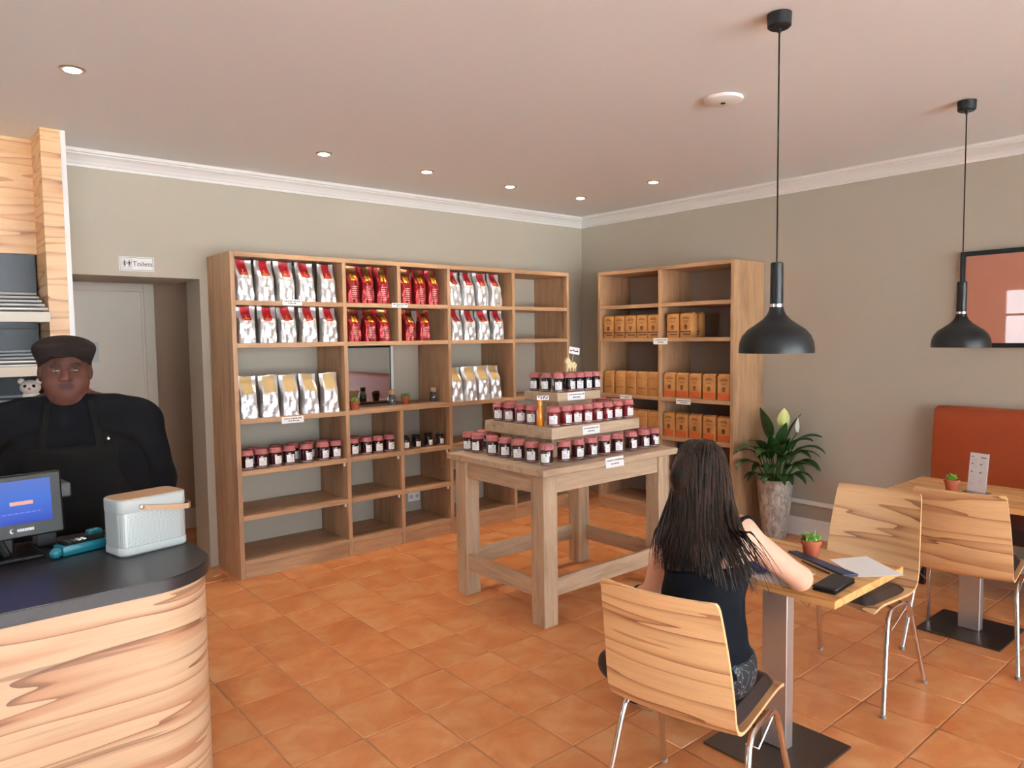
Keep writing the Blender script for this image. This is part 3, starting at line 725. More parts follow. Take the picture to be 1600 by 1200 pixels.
# ------------------------------------------------------------------ jars and things on the shelves
GS = 'jam jars on the back shelves'
for i, x in enumerate([-3.668, -3.568, -3.468, -3.367, -3.238, -3.110, -3.010]):
    jar('dark', x, -.385, .735, .1, 'dark jam jar, %s from left in front row, leftmost shelf bay' % ORD[i], GS, s=1.12)
for i, x in enumerate([-3.58, -3.42, -3.29, -3.17, -3.045]):
    jar('dark', x, -.275, .735, .1, 'dark jam jar, %s from left in second row, leftmost shelf bay' % ORD[i], GS, s=1.12)
for i, x in enumerate([-2.86, -2.748, -2.648, -2.548]):
    jar('dark', x, -.372, .735, .1, 'dark pink-lidded jar, %s from left in the shelf bay of five' % ORD[i], GS, s=1.12)
jar('dark', -2.79, -.27, .735, .1, 'dark jam jar standing behind the front row in the shelf bay of five', GS, s=1.12)
for i, (x, y) in enumerate([(-2.398, -.375), (-2.295, -.378), (-2.178, -.372), (-2.065, -.372), (-2.235, -.27), (-2.115, -.27), (-2.35, -.27)]):
    jar('black', x, y, .735, .1, 'dark jar with black screw lid, %s from left in the %s row' % (ORD[i] if i < 4 else ORD[[1, 2, 0][i-4]], 'front' if i < 4 else 'second'), GS, 'screw', .84)

mir = tag(empty('framed_mirror', (-2.61, -.06, 1.086)), 'framed mirror leaning at the back of the middle shelf bay', 'mirror')
MB().box(-.29, .27, -.004, 0, .012, .455).build('mirror_glass', plain('mirror_silver', lin(190,196,200), .03, 1.0), mir)
f = MB(); f.box(.27, .276, -.010, .004, 0, .468, b=.001); f.box(-.296, -.29, -.010, .004, 0, .468, b=.001); f.box(-.29, .27, -.010, .004, 0, .010, b=.001); f.box(-.29, .27, -.010, .004, .457, .468, b=.001)
f.build('frame_inner', M['black'], mir)
MB().box(.277, .300, -.012, .004, 0, .468, b=.002).build('frame_outer', M['white'], mir); MB().box(-.306, -.297, -.012, .004, 0, .468, b=.002).build('frame_outer', M['white'], mir)

def terracotta_pot(loc, r, h, label, plant, seed, cat='potted plant'):
    t = tag(empty('potted_succulent', loc), label, cat, 'small terracotta pots with succulents')
    k = r/.034
    MB().lathe([(.001,0),(r*.74,0),(r*.92,h*.74),(r*1.04,h*.75),(r*1.06,h),(r*.96,h),(r*.93,h*.86),(.001,h*.85)], seg=28).build('pot', plain('terracotta', lin(152,72,44), .7, noise=.06), t, True)
    rg = random.Random(seed); g = MB()
    if plant == 'rosette':
        for ring, (n, tilt, ln) in enumerate(((9, .45, .034), (8, .8, .034), (6, 1.15, .034), (4, 1.4, .03))):
            for q in range(n):
                a = 2*math.pi*(q+.5*ring)/n+rg.uniform(-.15, .15); L = ln*k*rg.uniform(.85, 1.15)
                dx, dy, dz = math.cos(a)*math.cos(tilt), math.sin(a)*math.cos(tilt), math.sin(tilt)
                p0 = Vector((0, 0, h*.86)); pts = [p0, p0+Vector((dx, dy, dz))*L*.5, p0+Vector((dx*.95, dy*.95, dz+.05))*L*.85, p0+Vector((dx, dy, dz+.1))*L*1.05]
                g.tube(pts, [.003*k, .0062*k, .0052*k, .0006], 6, flat=.5)
    else:
        for q in range(90):
            a = rg.uniform(0, 6.28); rr = r*.9*math.sqrt(rg.random()); p0 = Vector((rr*math.cos(a), rr*math.sin(a), h*.85))
            g.tube([p0, p0+Vector((rg.uniform(-.006, .006), rg.uniform(-.006, .006), rg.uniform(.012, .024)*k)), p0+Vector((rg.uniform(-.014, .014), rg.uniform(-.014, .014), rg.uniform(.018, .036)*k))], [.0024, .0026, .0005], 4)
    tag(g.build('succulent_leaves', plain('succulent_green', lin(112,150,52), .5, noise=.25, nscale=60), t, True), kind='stuff' if plant != 'rosette' else None)
terracotta_pot((-2.845, -.385, 1.0855), .040, .062, 'terracotta pot with bushy succulent at the mirror\'s left', 'rosette', 3)
terracotta_pot((-2.345, -.30, 1.0855), .034, .062, 'small terracotta pot in front of the mirror\'s right part', 'grass', 4)
M['clear'] = plain('clear_glass_jar', lin(170,176,176), .05, coat=1.0)
M['clear'].node_tree.nodes['Principled BSDF'].inputs['Transmission Weight'].default_value = .85
for x, y, lab in ((-2.47, -.30, 'small glass jar with tan lid in front of the mirror'), (-2.075, -.30, 'small glass jar with tan lid right of the mirror')):
    t = tag(empty('glass_jar', (x, y, 1.0855)), lab, 'jar', 'small glass jars by the mirror')
    MB().lathe([(.001,.002),(.031,.002),(.033,.006),(.033,.062),(.026,.074),(.022,.082),(.022,.09),(.001,.09)], seg=20).build('jar_body', M['clear'], t, True)
    MB().lathe([(.001,.006),(.029,.006),(.029,.045),(.02,.052),(.001,.054)], seg=14).build('jar_contents', plain('dark_beans', lin(62,42,30), .6, noise=.3, nscale=140), t, True)
    MB().lathe([(.001,.088),(.025,.088),(.026,.092),(.026,.118),(.023,.122),(.001,.122)], seg=18).build('jar_lid', plain('tan_cork_lid', lin(172,140,100), .6), t, True)
    MB().lathe([(.001,0),(.036,0),(.036,.0018),(.001,.0018)], seg=20).build('coaster', M['white'], t)
bb = tag(empty('blue_bag', (-.25, -1.56, .4305)), 'crumpled royal blue bag on the right shelving behind the woman', 'bag')
S = bag_shape(.30, .22, .235, 99)
me = bag_body(S, 14, 14).mesh('bag_body', plain('blue_plastic', lin(22,78,176), .35, noise=.2, nscale=14), True); me.transform(Matrix.Rotation(math.radians(-90), 4, 'Z'))
link_mesh('bag_body', me, bb)
mb_ = MB(); mb_.tube([(.0,-.05,.22),(.0,-.03,.262),(.0,.03,.262),(.0,.05,.22)], .006, 6); mb_.build('bag_handle', plain('navy_strap', lin(18,30,70), .5), bb)

# ------------------------------------------------------------------ price cards
def card(loc, rz, w, h, label, seed, tilt=0.0, lines=((.25, .62), (-.18, .3))):
    t = tag(empty('price_card', loc, rz), label, 'price card', 'white price cards'); t.rotation_euler.x = tilt
    MB().box(-w/2, w/2, -.0012, 0, -h/2, h/2).build('card', M['paper'], t)
    rg = random.Random(seed); m = MB()
    for fy, fwid in lines:
        x = -w/2*fwid*1.3
        while x < w/2*fwid*1.3:
            dx = rg.uniform(.004, .016); m.box(x, x+dx, -.0018, -.0005, fy*h/2*1.6-.0035, fy*h/2*1.6+rg.uniform(.002, .0045)); x += dx+.0045
    tag(m.build('card_print', M['ink'], t), kind='stuff')
card((-3.338, -D1-.001, 1.872), 0, .142, .042, 'price card on the edge of the top shelf, leftmost bay', 1)
card((-2.473, -D1-.001, 1.868), 0, .142, .034, 'price card between the two bays of red bags', 2)
card((-3.361, -D1-.001, 1.057), 0, .160, .046, 'price card on the shelf edge under the tan-labelled bags', 3)
RA = math.radians(-90)
card((-D2-.001, -1.356, 1.562), RA, .150, .054, 'price card on the middle divider of the right shelving', 4)
card((-D2-.001, -1.595, 1.054), RA, .146, .044, 'price card under the orange-banded packs on the third shelf', 5)
card((-D2-.001, -.967, 1.058), RA, .136, .036, 'price card on the right shelving just behind the jam table', 6)
card((-2.262, -2.457, .872), 0, .158, .060, 'price card on the front edge of the jam table top', 7, -.12)
card((-2.243, -2.252, 1.044), 0, .150, .052, 'price card on the front edge of the lower riser', 8, -.05)
card((-2.181, -2.064, 1.236), 0, .154, .050, 'price card on the front edge of the top riser', 9)
card((-2.518, -2.118, 1.2475), -.7, .072, .026, 'small tilted card above the orange bottle', 10, -.3)
# ------------------------------------------------------------------ counter
def round_rect(x0, x1, y0, y1, r, n=12):
    pts = [(x0, y0)]
    for k in range(n+1): a = -math.pi/2+math.pi/2*k/n; pts.append((x1-r+r*math.cos(a), y0+r+r*math.sin(a)))
    for k in range(n+1): a = math.pi/2*k/n; pts.append((x1-r+r*math.cos(a), y1-r+r*math.sin(a)))
    pts.append((x0, y1)); return pts
CT = .91
ctr = tag(empty('service_counter', (-5.2, -2.63, 0)), 'service counter with rounded end, figured beech front and black top', 'counter')
def shift(pts): return [(x+5.2, y+2.63) for x, y in pts]
me = MB().prism(shift(round_rect(-7.6, -4.712, -3.018, -2.262, .21)), 0, CT-.04).mesh('counter_body', M['beech_counter'], True); link_mesh('counter_body', me, ctr)
m = MB(); po = shift(round_rect(-7.6, -4.70, -3.03, -2.25, .22)); pi = shift(round_rect(-7.6, -4.703, -3.027, -2.253, .217))
m.prism(po, CT-.04, CT-.003); m.prism(pi, CT-.003, CT)
link_mesh('counter_top', m.mesh('counter_top', M['countertop'], True), ctr)

# customer screen of the till
pos = tag(empty('till_screen', (-5.21, -2.46, CT), math.radians(6)), 'black till screen glowing blue on the counter', 'monitor')
Tm = Matrix.Translation((0, 0, .075)) @ Matrix.Rotation(math.radians(-6), 4, 'X')
MB().box(-.165, .162, -.018, .020, -.012, .196, b=.006, T=Tm).build('bezel', M['black'], pos)
def screen_mat():
    t = NT('till_screen_glow'); v = t.coords(gen=True); sx = t.node('ShaderNodeSeparateXYZ'); t.link(v, sx.inputs[0])
    c = t.ramp(sx.outputs['Z'], [(0, lin(40,78,206)), (.55, lin(62,122,232)), (1, lin(92,126,220))])
    t.base((.01,.01,.02,1)); t.set(Roughness=.45); t.p.inputs['Specular IOR Level'].default_value = .08; t.link(c, t.p.inputs['Emission Color']); t.p.inputs['Emission Strength'].default_value = .5; return t.mat
MB().box(-.145, .128, -.0195, -.017, .035, .176, T=Tm).build('display', screen_mat(), pos)
MB().box(.010, .075, -.0205, -.019, .096, .108, T=Tm).build('display_bar', plain('screen_brown_bar', lin(150,104,92), .5, emit=(lin(150,104,92), .5)), pos)
m = MB(); rg = random.Random(2); x = -.10
while x < .09: dx = rg.uniform(.006, .018); m.box(x, x+dx, -.0203, -.019, .068, .072, T=Tm); x += dx+.004
m.build('display_text', plain('screen_dark_text', lin(40,64,150), .5, emit=(lin(40,64,150), .6)), pos)
m = MB(); x = .025
for dx in (.006,.006,.0055,.006,.0055,.006,.005): m.box(x, x+dx, -.0192, -.0175, .010, .019, T=Tm); x += dx+.0012
ar = [(.012+.008*math.cos(a), .0145+.008*math.sin(a)) for a in [math.pi*.35+k*math.pi*1.15/8 for k in range(9)]]+[(.0145+.006*math.cos(a), .016+.006*math.sin(a)) for a in [math.pi*1.5-k*math.pi*1.15/8 for k in range(9)]]
m.prism(ar, .0175, .0192, T=Tm @ Matrix.Rotation(math.radians(90), 4, 'X'))
m.build('maker_mark', plain('silver_print', lin(190,192,196), .4), pos)
m = MB(); m.box(-.06, .02, .012, .06, .0, .16, b=.006); m.box(-.13, .09, -.07, .13, 0, .014, b=.005); m.tube([(-.005,-.02,.012),(-.018,.0,.05),(-.03,.02,.10)], .012, 8)
m.build('stand', plain('black_stand_plastic', lin(14,14,16), .4, spec=.25), pos)
m = MB(); m.box(.055, .205, .05, .16, .165, .215, b=.006); m.box(.10, .16, .08, .14, .0, .17, b=.004); m.build('rear_unit', plain('charcoal_plastic', lin(48,48,50), .4), pos)

tm = tag(empty('card_terminal', (-5.015, -2.515, CT+.0005), math.radians(16)), 'teal card payment terminal with black keypad on the counter', 'card terminal')
M['teal'] = plain('teal_plastic', lin(22,112,128), .35)
MB().box(-.070, .080, -.036, .036, 0, .034, b=.008).build('terminal_body', M['teal'], tm, True)
MB().box(-.058, .070, -.028, .028, .034, .040, b=.002).build('keypad_panel', M['black'], tm)
for i in range(4):
    for j in range(3): MB().box(-.045+i*.016, -.034+i*.016, -.018+j*.014, -.009+j*.014, .040, .044, b=.001).build('key', M['white'] if (i, j) in ((2,1),(3,1),(3,0),(2,0)) else plain('grey_key', lin(70,74,78), .4), tm)
MB().sphere((-.088, -.028, .018), (.019, .016, .018)).build('roll_cap', M['teal'], tm, True)
MB().tube([(.08,.02,.02),(.11,.05,.03),(.09,.09,.012),(.02,.11,.008),(-.05,.10,.008)], .004, 8).build('cable', M['black'], tm, True)
MB().box(.055, .105, .050, .085, 0, .05, b=.010).build('cradle', M['teal'], tm, True)

sp = tag(empty('portable_speaker', (-4.834, -2.628, CT+.0005), .217), 'pale grey portable speaker with tan leather strap on the counter', 'speaker')
def rrect(w, d, r, n=8):
    o = []
    for cx, cy, a0 in ((w/2-r, d/2-r, 0), (-w/2+r, d/2-r, 90), (-w/2+r, -d/2+r, 180), (w/2-r, -d/2+r, 270)):
        for k in range(n+1): a = math.radians(a0+90*k/n); o.append((cx+r*math.cos(a), cy+r*math.sin(a)))
    return o
def loft(secs, mi=0):
    mb = MB(); vs = []; fs = []; n = len(secs[0][0])
    for poly, z in secs: vs += [(x, y, z) for x, y in poly]
    for i in range(len(secs)-1):
        for k in range(n): fs.append((i*n+k, i*n+(k+1) % n, (i+1)*n+(k+1) % n, (i+1)*n+k))
    fs.append(tuple(range(n-1, -1, -1))); fs.append(tuple((len(secs)-1)*n+k for k in range(n)))
    return mb.add(vs, fs, mi)
W_, D_ = .232, .135
M['shell_grey'] = plain('pale_grey_shell', lin(178,184,182), .4)
loft([(rrect(W_-.012, D_-.012, .026), 0), (rrect(W_, D_, .032), .006), (rrect(W_, D_, .032), .026), (rrect(W_-.003, D_-.003, .031), .029)]).build('base_band', M['shell_grey'], sp, True)
def grille():
    t = NT('perforated_aluminium'); v = t.coords(); vo = t.node('ShaderNodeTexVoronoi', Scale=230.0); vo.inputs['Randomness'].default_value = 0.0
    t.link(v, vo.inputs['Vector']); c = t.ramp(vo.outputs['Distance'], [(.25, lin(128,134,136)), (.42, lin(180,186,184))])
    t.base(c); t.set(Metallic=.25, Roughness=.42); return t.mat
loft([(rrect(W_-.003, D_-.003, .031), .0295), (rrect(W_-.003, D_-.003, .031), .142)]).build('grille', grille(), sp, True)
loft([(rrect(W_-.003, D_-.003, .031), .1425), (rrect(W_, D_, .032), .145), (rrect(W_, D_, .032), .182), (rrect(W_-.008, D_-.008, .028), .1865)]).build('top_band', M['shell_grey'], sp, True)
M['tan'] = plain('tan_leather', lin(172,136,106), .55)
loft([(rrect(W_-.014, D_-.014, .026), .1867), (rrect(W_-.016, D_-.016, .025), .1885)]).build('top_tray', M['tan'], sp, True)
path = [(-.052,-.0705,.158),(-.02,-.0735,.152),(.03,-.0750,.143),(.08,-.0750,.136),(.112,-.072,.133),(.130,-.05,.132),(.136,0,.132),(.130,.05,.132),(.112,.072,.133),(.08,.075,.136),(-.052,.0705,.158)]
vs = []; fs = []
for i, p in enumerate(path):
    a = Vector(path[max(0, i-1)]); b_ = Vector(path[min(len(path)-1, i+1)]); t_ = (b_-a).normalized(); nrm = Vector((t_.y, -t_.x, 0)).normalized()
    for dz, dn in ((-.009, 0), (.009, 0), (.009, .003), (-.009, .003)): q = Vector(p)+nrm*dn; vs.append((q.x, q.y, q.z+dz))
for i in range(len(path)-1):
    for k in range(4): fs.append((i*4+k, i*4+(k+1) % 4, (i+1)*4+(k+1) % 4, (i+1)*4+k))
fs += [(3,2,1,0), tuple(len(path)*4-4+k for k in range(4))]
MB().add(vs, fs).build('leather_strap', M['tan'], sp, True)
MB().lathe([(.001,0),(.006,0),(.006,.003),(.001,.004)], T=Matrix.Translation((-.046,-.073,.158)) @ Matrix.Rotation(math.radians(90), 4, 'X'), seg=14).build('strap_pin', M['chrome'], sp, True)

# ------------------------------------------------------------------ bread racks behind the counter
M['rod'] = plain('polished_rod', lin(226,228,230), .25, .35)
for lab, zf, zr0, zr1, zp0, zp1 in (('topmost slanted bread rack with silver rods behind the counter', 1.728, 1.905, 1.80, 1.70, 2.14),
                            ('middle slanted bread rack with silver rods behind the counter', 1.433, 1.565, 1.49, 1.42, 1.70),
                            ('lowest slanted bread rack with silver rods behind the counter', 1.165, 1.300, 1.222, 1.00, 1.42)):
    t = tag(empty('bread_rack', (0, 0, 0)), lab, 'rack', 'slanted bread racks')
    MB().box(-7.0, -4.79, -.12, -.025, zp0+.001, zp1-.001).build('back_panel', M['slate'], t)
    MB().box(-7.0, -4.792, -.60, -.575, zf, zf+.055, b=.002).build('fascia', plain('pale_fascia', lin(214,206,192), .5), t)
    m = MB(); n = 5
    Ts = [(-.13+(-.40)*k/(n-1), zr0+(zr1-zr0)*k/(n-1)) for k in range(n)]
    for y, z in Ts: MB().tube([(-7.0, y, z), (-4.795, y, z)], .0085, 8).build('rod', M['rod'], t, True)
    m.add([(-7, -.125, zr0-.03), (-4.80, -.125, zr0-.03), (-4.80, -.575, zf+.02), (-7, -.575, zf+.02), (-7, -.125, zr0-.042), (-4.80, -.125, zr0-.042), (-4.80, -.575, zf+.008), (-7, -.575, zf+.008)],
          [(0,1,2,3),(7,6,5,4),(0,4,5,1),(1,5,6,2),(2,6,7,3),(3,7,4,0)])
    m.build('rack_shelf', M['slate'], t)
pl = tag(empty('plush_toy', (-4.885, -.44, 1.262), math.radians(-14)), 'small white plush animal sitting on the bread rack behind the server', 'plush toy')
M['plush'] = plain('white_plush', lin(224,216,206), .95, noise=.08, nscale=120)
MB().sphere((0, .01, .045), (.045, .04, .05)).build('plush_body', M['plush'], pl, True)
hd = MB().sphere((.0, -.005, .105), (.052, .045, .042)).build('plush_head', M['plush'], pl, True)
for s_ in (-1, 1):
    MB().sphere((s_*.043, 0, .138), (.018, .010, .018), 10, 6).build('ear', M['plush'], hd, True)
    MB().sphere((s_*.020, -.043, .112), (.0095, .006, .0095), 10, 6).build('eye', M['black'], hd, True)
MB().sphere((0, -.050, .098), (.008, .005, .006), 10, 6).build('nose', plain('pink_plush_nose', lin(170,110,100), .8), hd, True)

# ------------------------------------------------------------------ chairs
def catmull(pts, per=3):
    out = []; n = len(pts)
    for i in range(n-1):
        p0, p1, p2, p3 = (np.array(pts[max(0, i-1)]), np.array(pts[i]), np.array(pts[i+1]), np.array(pts[min(n-1, i+2)]))
        for k in range(per):
            t = k/per; out.append(tuple(.5*((2*p1)+(-p0+p2)*t+(2*p0-5*p1+4*p2-p3)*t*t+(-p0+3*p1-3*p2+p3)*t**3)))
    out.append(tuple(pts[-1])); return out
def make_chair():
    root = empty('cafe_chair')
    P0 = [(.222,.428,.196,0),(.214,.444,.204,0),(.16,.455,.206,.002),(.06,.449,.206,.006),(-.06,.441,.208,.008),(-.135,.440,.211,.008),(-.182,.451,.213,.010),(-.208,.480,.214,.014),(-.220,.54,.213,.020),(-.235,.63,.209,.024),(-.256,.73,.203,.024),(-.278,.82,.196,.022),(-.288,.852,.192,.022),(-.290,.862,.183,.022)]
    pr = catmull(P0, 3); nw = 14; th = .011; top = []; bot = []
    for i, (u, z, hw, sag) in enumerate(pr):
        a = pr[max(0, i-1)]; b_ = pr[min(len(pr)-1, i+1)]; tx, tz = b_[0]-a[0], b_[1]-a[1]; L = math.hypot(tx, tz); nx, nz = tz/L, -tx/L   # normal to the sitting side
        if nx < 0 and nz < 0: nx, nz = -nx, -nz
        for k in range(nw+1):
            v = -1+2*k/nw; s_ = sag*(1-v*v)
            top.append((u-nx*s_, v*hw, z-nz*s_)); bot.append((u-nx*(s_+th), v*hw, z-nz*(s_+th)))
    m = nw+1; N = len(top); fs = []; mi = []
    for i in range(len(pr)-1):
        for k in range(nw):
            a = i*m+k; fs.append((a, a+m, a+m+1, a+1)); mi.append(0); fs.append((N+a, N+a+1, N+a+m+1, N+a+m)); mi.append(0)
        for k in (0, nw):
            a = i*m+k; q = (a, N+a, N+a+m, a+m); fs.append(q if k == 0 else q[::-1]); mi.append(1)
    for i in (0, len(pr)-1):
        for k in range(nw):
            a = i*m+k; q = (a, a+1, N+a+1, N+a); fs.append(q if i == 0 else q[::-1]); mi.append(1)
    sh = MB(); sh.v = top+bot; sh.f = fs; sh.m = mi
    sh.build('plywood_shell', [M['beech_h'], M['ply_edge']], root, True)
    # seat pad
    vs = []; fs = []; nu = 16; nv = 14
    def seat_z(u): 
        for a, b_ in zip(pr, pr[1:]):
            if a[0] >= u >= b_[0]: f_ = (a[0]-u)/max(1e-6, a[0]-b_[0]); return a[1]+(b_[1]-a[1])*f_-.004
        return .44
    for side in (0, 1):
        for i in range(nu+1):
            for k in range(nv+1):
                s_, v = i/nu, -1+2*k/nv; u = .205-.365*s_
                e = max(0, 1-abs(2*s_-1)**7)*max(0, 1-abs(v)**7)
                vs.append((u, v*(.186-.012*(abs(2*s_-1)**6)), seat_z(u)+(.002+.036*e**.4 if side == 0 else .001)))
    m = nv+1; K = m*(nu+1)
    for i in range(nu):
        for k in range(nv):
            a = i*m+k; fs.append((a, a+m, a+m+1, a+1)); fs.append((K+a, K+a+1, K+a+m+1, K+a+m))
    ring = list(range(m))+[i*m+nv for i in range(1, nu+1)]+[nu*m+k for k in range(nv-1, -1, -1)]+[i*m for i in range(nu-1, 0, -1)]
    for a, b_ in zip(ring, ring[1:]+ring[:1]): fs.append((a, b_, K+b_, K+a))
    MB().add(vs, fs).build('seat_pad', M['leather_d'], root, True)
    for s_ in (-1, 1):
        pts = [(.228, s_*.245, .004), (.165, s_*.226, .22), (.135, s_*.217, .33), (.118, s_*.213, .375), (.088, s_*.210, .402), (.05, s_*.208, .409), (-.05, s_*.208, .409), (-.088, s_*.210, .402), (-.118, s_*.213, .375), (-.135, s_*.217, .33), (-.165, s_*.226, .22), (-.228, s_*.245, .004)]
        lf = MB().tube(pts, .0105, 12).build('leg_frame', M['chrome'], root, True)
        for q in (pts[0], pts[-1]): MB().lathe([(.001,-.004),(.0115,-.004),(.0125,0),(.0125,.012),(.001,.012)], c=q, seg=14).build('foot_cap', plain('grey_foot_cap', lin(150,146,142), .5), lf, True)
        MB().tube([(.12, s_*.205, .385), (.02, s_*.19, .30), (-.12, s_*.205, .385)], .003, 6).build('brace_rod', M['chrome'], root, True)
    for u in (.045, -.055): MB().tube([(u, -.208, .409), (u, -.15, .419), (u, .15, .419), (u, .208, .409)], .008, 10).build('cross_bar', M['chrome'], root, True)
    return root
chair = make_chair()
GC = 'beech plywood cafe chairs'
tag(chair, 'beech plywood chair the dark-haired woman sits on', 'chair', GC); chair.location = (-3.492, -3.92, 0); chair.rotation_euler.z = math.radians(10.5)
c2 = tag(copy_tree(chair), 'empty beech plywood chair facing the woman across her table', 'chair', GC); c2.location = (-2.158, -3.800, 0); c2.rotation_euler.z = math.radians(181)
c3 = tag(copy_tree(chair), 'empty beech plywood chair at the table by the orange bench', 'chair', GC); c3.location = (-1.372, -4.045, 0); c3.rotation_euler.z = math.radians(6)

# ------------------------------------------------------------------ cafe tables
def make_table(label, x0, x1, y0, y1, px, py):
    t = tag(empty('cafe_table', (px, py, 0)), label, 'table', 'square steel-post cafe tables')
    w = (x1-x0)/4
    for k in range(4): MB().box(x0+k*w-px+.0004, x0+(k+1)*w-px-.0004, y0-py, y1-py, .722, .75, b=.0012).build('top_stave', M['beech_top'], t)
    MB().box(-.026, .026, -.052, .052, .012, .715, b=.003).build('post', M['steel'], t)
    MB().box(-.20, .20, -.20, .20, .001, .011, b=.002).build('base_plate', M['dark_steel'], t)
    MB().box(-.15, .15, -.05, .05, .714, .722).build('top_bracket', M['matte_black'], t)
    return t
make_table('beech cafe table with papers where the dark-haired woman writes', -3.195, -2.665, -4.225, -3.505, -2.905, -3.865)
make_table('beech cafe table with menu holder by the orange bench', -1.36, -.81, -4.32, -3.60, -1.10, -3.965)

# things on the tables
TZ = .7505
def sheet(name, label, pts, thick, mat, cat, z=TZ):
    o = tag(MB().prism(pts, 0, thick).build(name, mat, None, loc=(0, 0, z)), label, cat); return o
sheet('paper_sheet', 'loose white paper sheet on the table\'s far right corner', [(-2.905,-4.170),(-2.770,-4.270),(-2.640,-4.080),(-2.785,-4.005)], .0006, M['paper'], 'paper')
sheet('paper_sheet', 'white paper sheet under the woman\'s right arm', [(-3.185,-4.060),(-3.195+.01,-3.84),(-2.99,-3.82),(-2.985,-4.055)], .0006, M['paper'], 'paper')
fo = tag(empty('slim_folder', (-2.885, -4.005, TZ), math.radians(0)), 'slim navy folder edge lying beside the pencil', 'folder')
MB().prism([(.070,.150),(.095,.128),(-.012,-.160),(-.058,-.128)], 0, .008, T=Matrix.Translation((0,0,0))).build('folder_body', plain('navy_cover', lin(48,62,92), .5), fo)
pn = tag(empty('pencil', (-2.905, -4.02, TZ+.004)), 'dark brown pencil lying beside the navy folder', 'pencil')
d_ = Vector((-.074, -.154, 0)).normalized(); q0 = Vector((-.016, 0, 0))
MB().tube([q0-d_*.075, q0+d_*.075], .0036, 6).build('pencil_shaft', plain('dark_brown_lacquer', lin(58,36,26), .4), pn)
MB().tube([q0-d_*.093, q0-d_*.075], [.0006, .0036], 6).build('pencil_tip', plain('bare_wood_tip', lin(200,160,110), .6), pn)
wl = tag(empty('wallet', (-3.064, -4.158, TZ), math.radians(4)), 'black leather wallet on the near corner of the woman\'s table', 'wallet')
MB().box(-.083, .083, -.040, .040, 0, .009, b=.0035).build('wallet_back', M['black'], wl, True)
MB().box(-.082, .083, -.040, .040, .0095, .019, b=.004).build('wallet_flap', plain('black_leather', lin(28,25,26), .42, noise=.2, nscale=160), wl, True)
pp = tag(empty('fabric_pouch', (-3.10, -3.905, TZ+.002)), 'purple fabric pouch between the woman\'s arm and body', 'pouch')
MB().sphere((0, 0, .03), (.05, .04, .03), 16, 10).build('pouch_body', plain('purple_fabric', lin(82,72,140), .8, noise=.15, nscale=40), pp, True)
MB().tube([(-.045,0,.042),(0,-.004,.059),(.045,0,.042)], .003, 6).build('pouch_zip', plain('dark_purple_zip', lin(50,44,90), .6), pp, True)
terracotta_pot((-2.790, -3.935, TZ), .036, .064, 'small terracotta pot with grassy sprout on the woman\'s table', 'grass', 8)
terracotta_pot((-1.135, -3.870, TZ), .037, .064, 'small terracotta pot with succulent rosette by the menu holder', 'rosette', 9)
mh = tag(empty('menu_holder', (-1.098, -3.975, TZ), math.radians(-104)), 'clear upright menu holder with white card by the orange bench', 'menu')
acr = plain('clear_acrylic', lin(225,225,228), .08, coat=.5); acr.node_tree.nodes['Principled BSDF'].inputs['Transmission Weight'].default_value = .7
Tt = Matrix.Rotation(math.radians(-7), 4, 'X')
MB().box(-.050, .050, .001, .004, .004, .215, T=Tt).build('acrylic_panel', acr, mh)
MB().box(-.056, .056, -.035, .045, 0, .004, b=.001).build('acrylic_foot', acr, mh)
mc = MB().box(-.048, .048, -.0015, .0005, .006, .212, T=Tt).build('menu_card', plain('menu_card_paper', lin(226,222,226), .6), mh)
m = MB()
for x, z, dx in ((-.038,.190,.009),(-.038,.152,.010),(-.038,.110,.011),(.008,.150,.010),(.008,.108,.010),(.010,.188,.028)): m.box(x, x+dx, -.0024, -.001, z, z+.0045, T=Tt)
m.build('menu_headings', M['ink'], mc)
m = MB(); rg = random.Random(6)
for z in [.18-.0085*k for k in range(17)]:
    for x0 in (-.038, .006):
        if rg.random() < .8: m.box(x0, x0+rg.uniform(.018, .034), -.0021, -.001, z, z+.0012, T=Tt)
tag(m.build('menu_lines', plain('pale_grey_print', lin(176,172,178), .7), mc), kind='stuff')

# ------------------------------------------------------------------ bench, picture
be = tag(empty('banquette_bench', (0, 0, 0)), 'wall bench with rust orange back and dark seat', 'bench')
secs = []
for z, xb in ((.46,-.155),(.50,-.160),(.70,-.145),(.90,-.125),(1.05,-.108),(1.095,-.098),(1.112,-.078)):
    secs.append((xb, z))
m = MB(); prof_ = [(-.022,.46)]+secs+[(-.022,1.112)]
def bp_(y, k): return [(-.022+(x+.022)*k, y, z if z < 1.0 else 1.0+(z-1.0)*(1 if k == 1 else .88)) for x, z in prof_]
ys = [(-3.402,.72),(-3.408,.93),(-3.425,1),(-6.0,1)]; vs = []; fs = []; n = len(prof_)
for y, k in ys: vs += bp_(y, k)
for i in range(len(ys)-1):
    for k in range(n): fs.append((i*n+k, i*n+(k+1) % n, (i+1)*n+(k+1) % n, (i+1)*n+k))
fs += [tuple(range(n-1,-1,-1)), tuple((len(ys)-1)*n+k for k in range(n))]
m.add(vs, fs).build('back_cushion', M['leather_o'], be, True)
MB().box(-.56, -.032, -6.0, -3.42, .36, .46, b=.02).build('seat_cushion', M['leather_d'], be, True)
for yy in (-3.50, -4.4, -5.2, -5.94):
    for xx in (-.50, -.10): MB().box(xx-.02, xx+.02, yy-.02, yy+.02, 0, .362, b=.002).build('leg', M['matte_black'], be)
pc = tag(empty('framed_picture', (-.002, -3.97, 1.82)), 'black-framed glazed picture with terracotta pink print on the right wall', 'picture')
f = MB(); f.box(-.028, 0, -.45, -.42, -.316, .316, b=.001); f.box(-.028, 0, .42, .45, -.316, .316, b=.001); f.box(-.028, 0, -.42, .42, .286, .316, b=.001); f.box(-.028, 0, -.42, .42, -.316, -.286, b=.001)
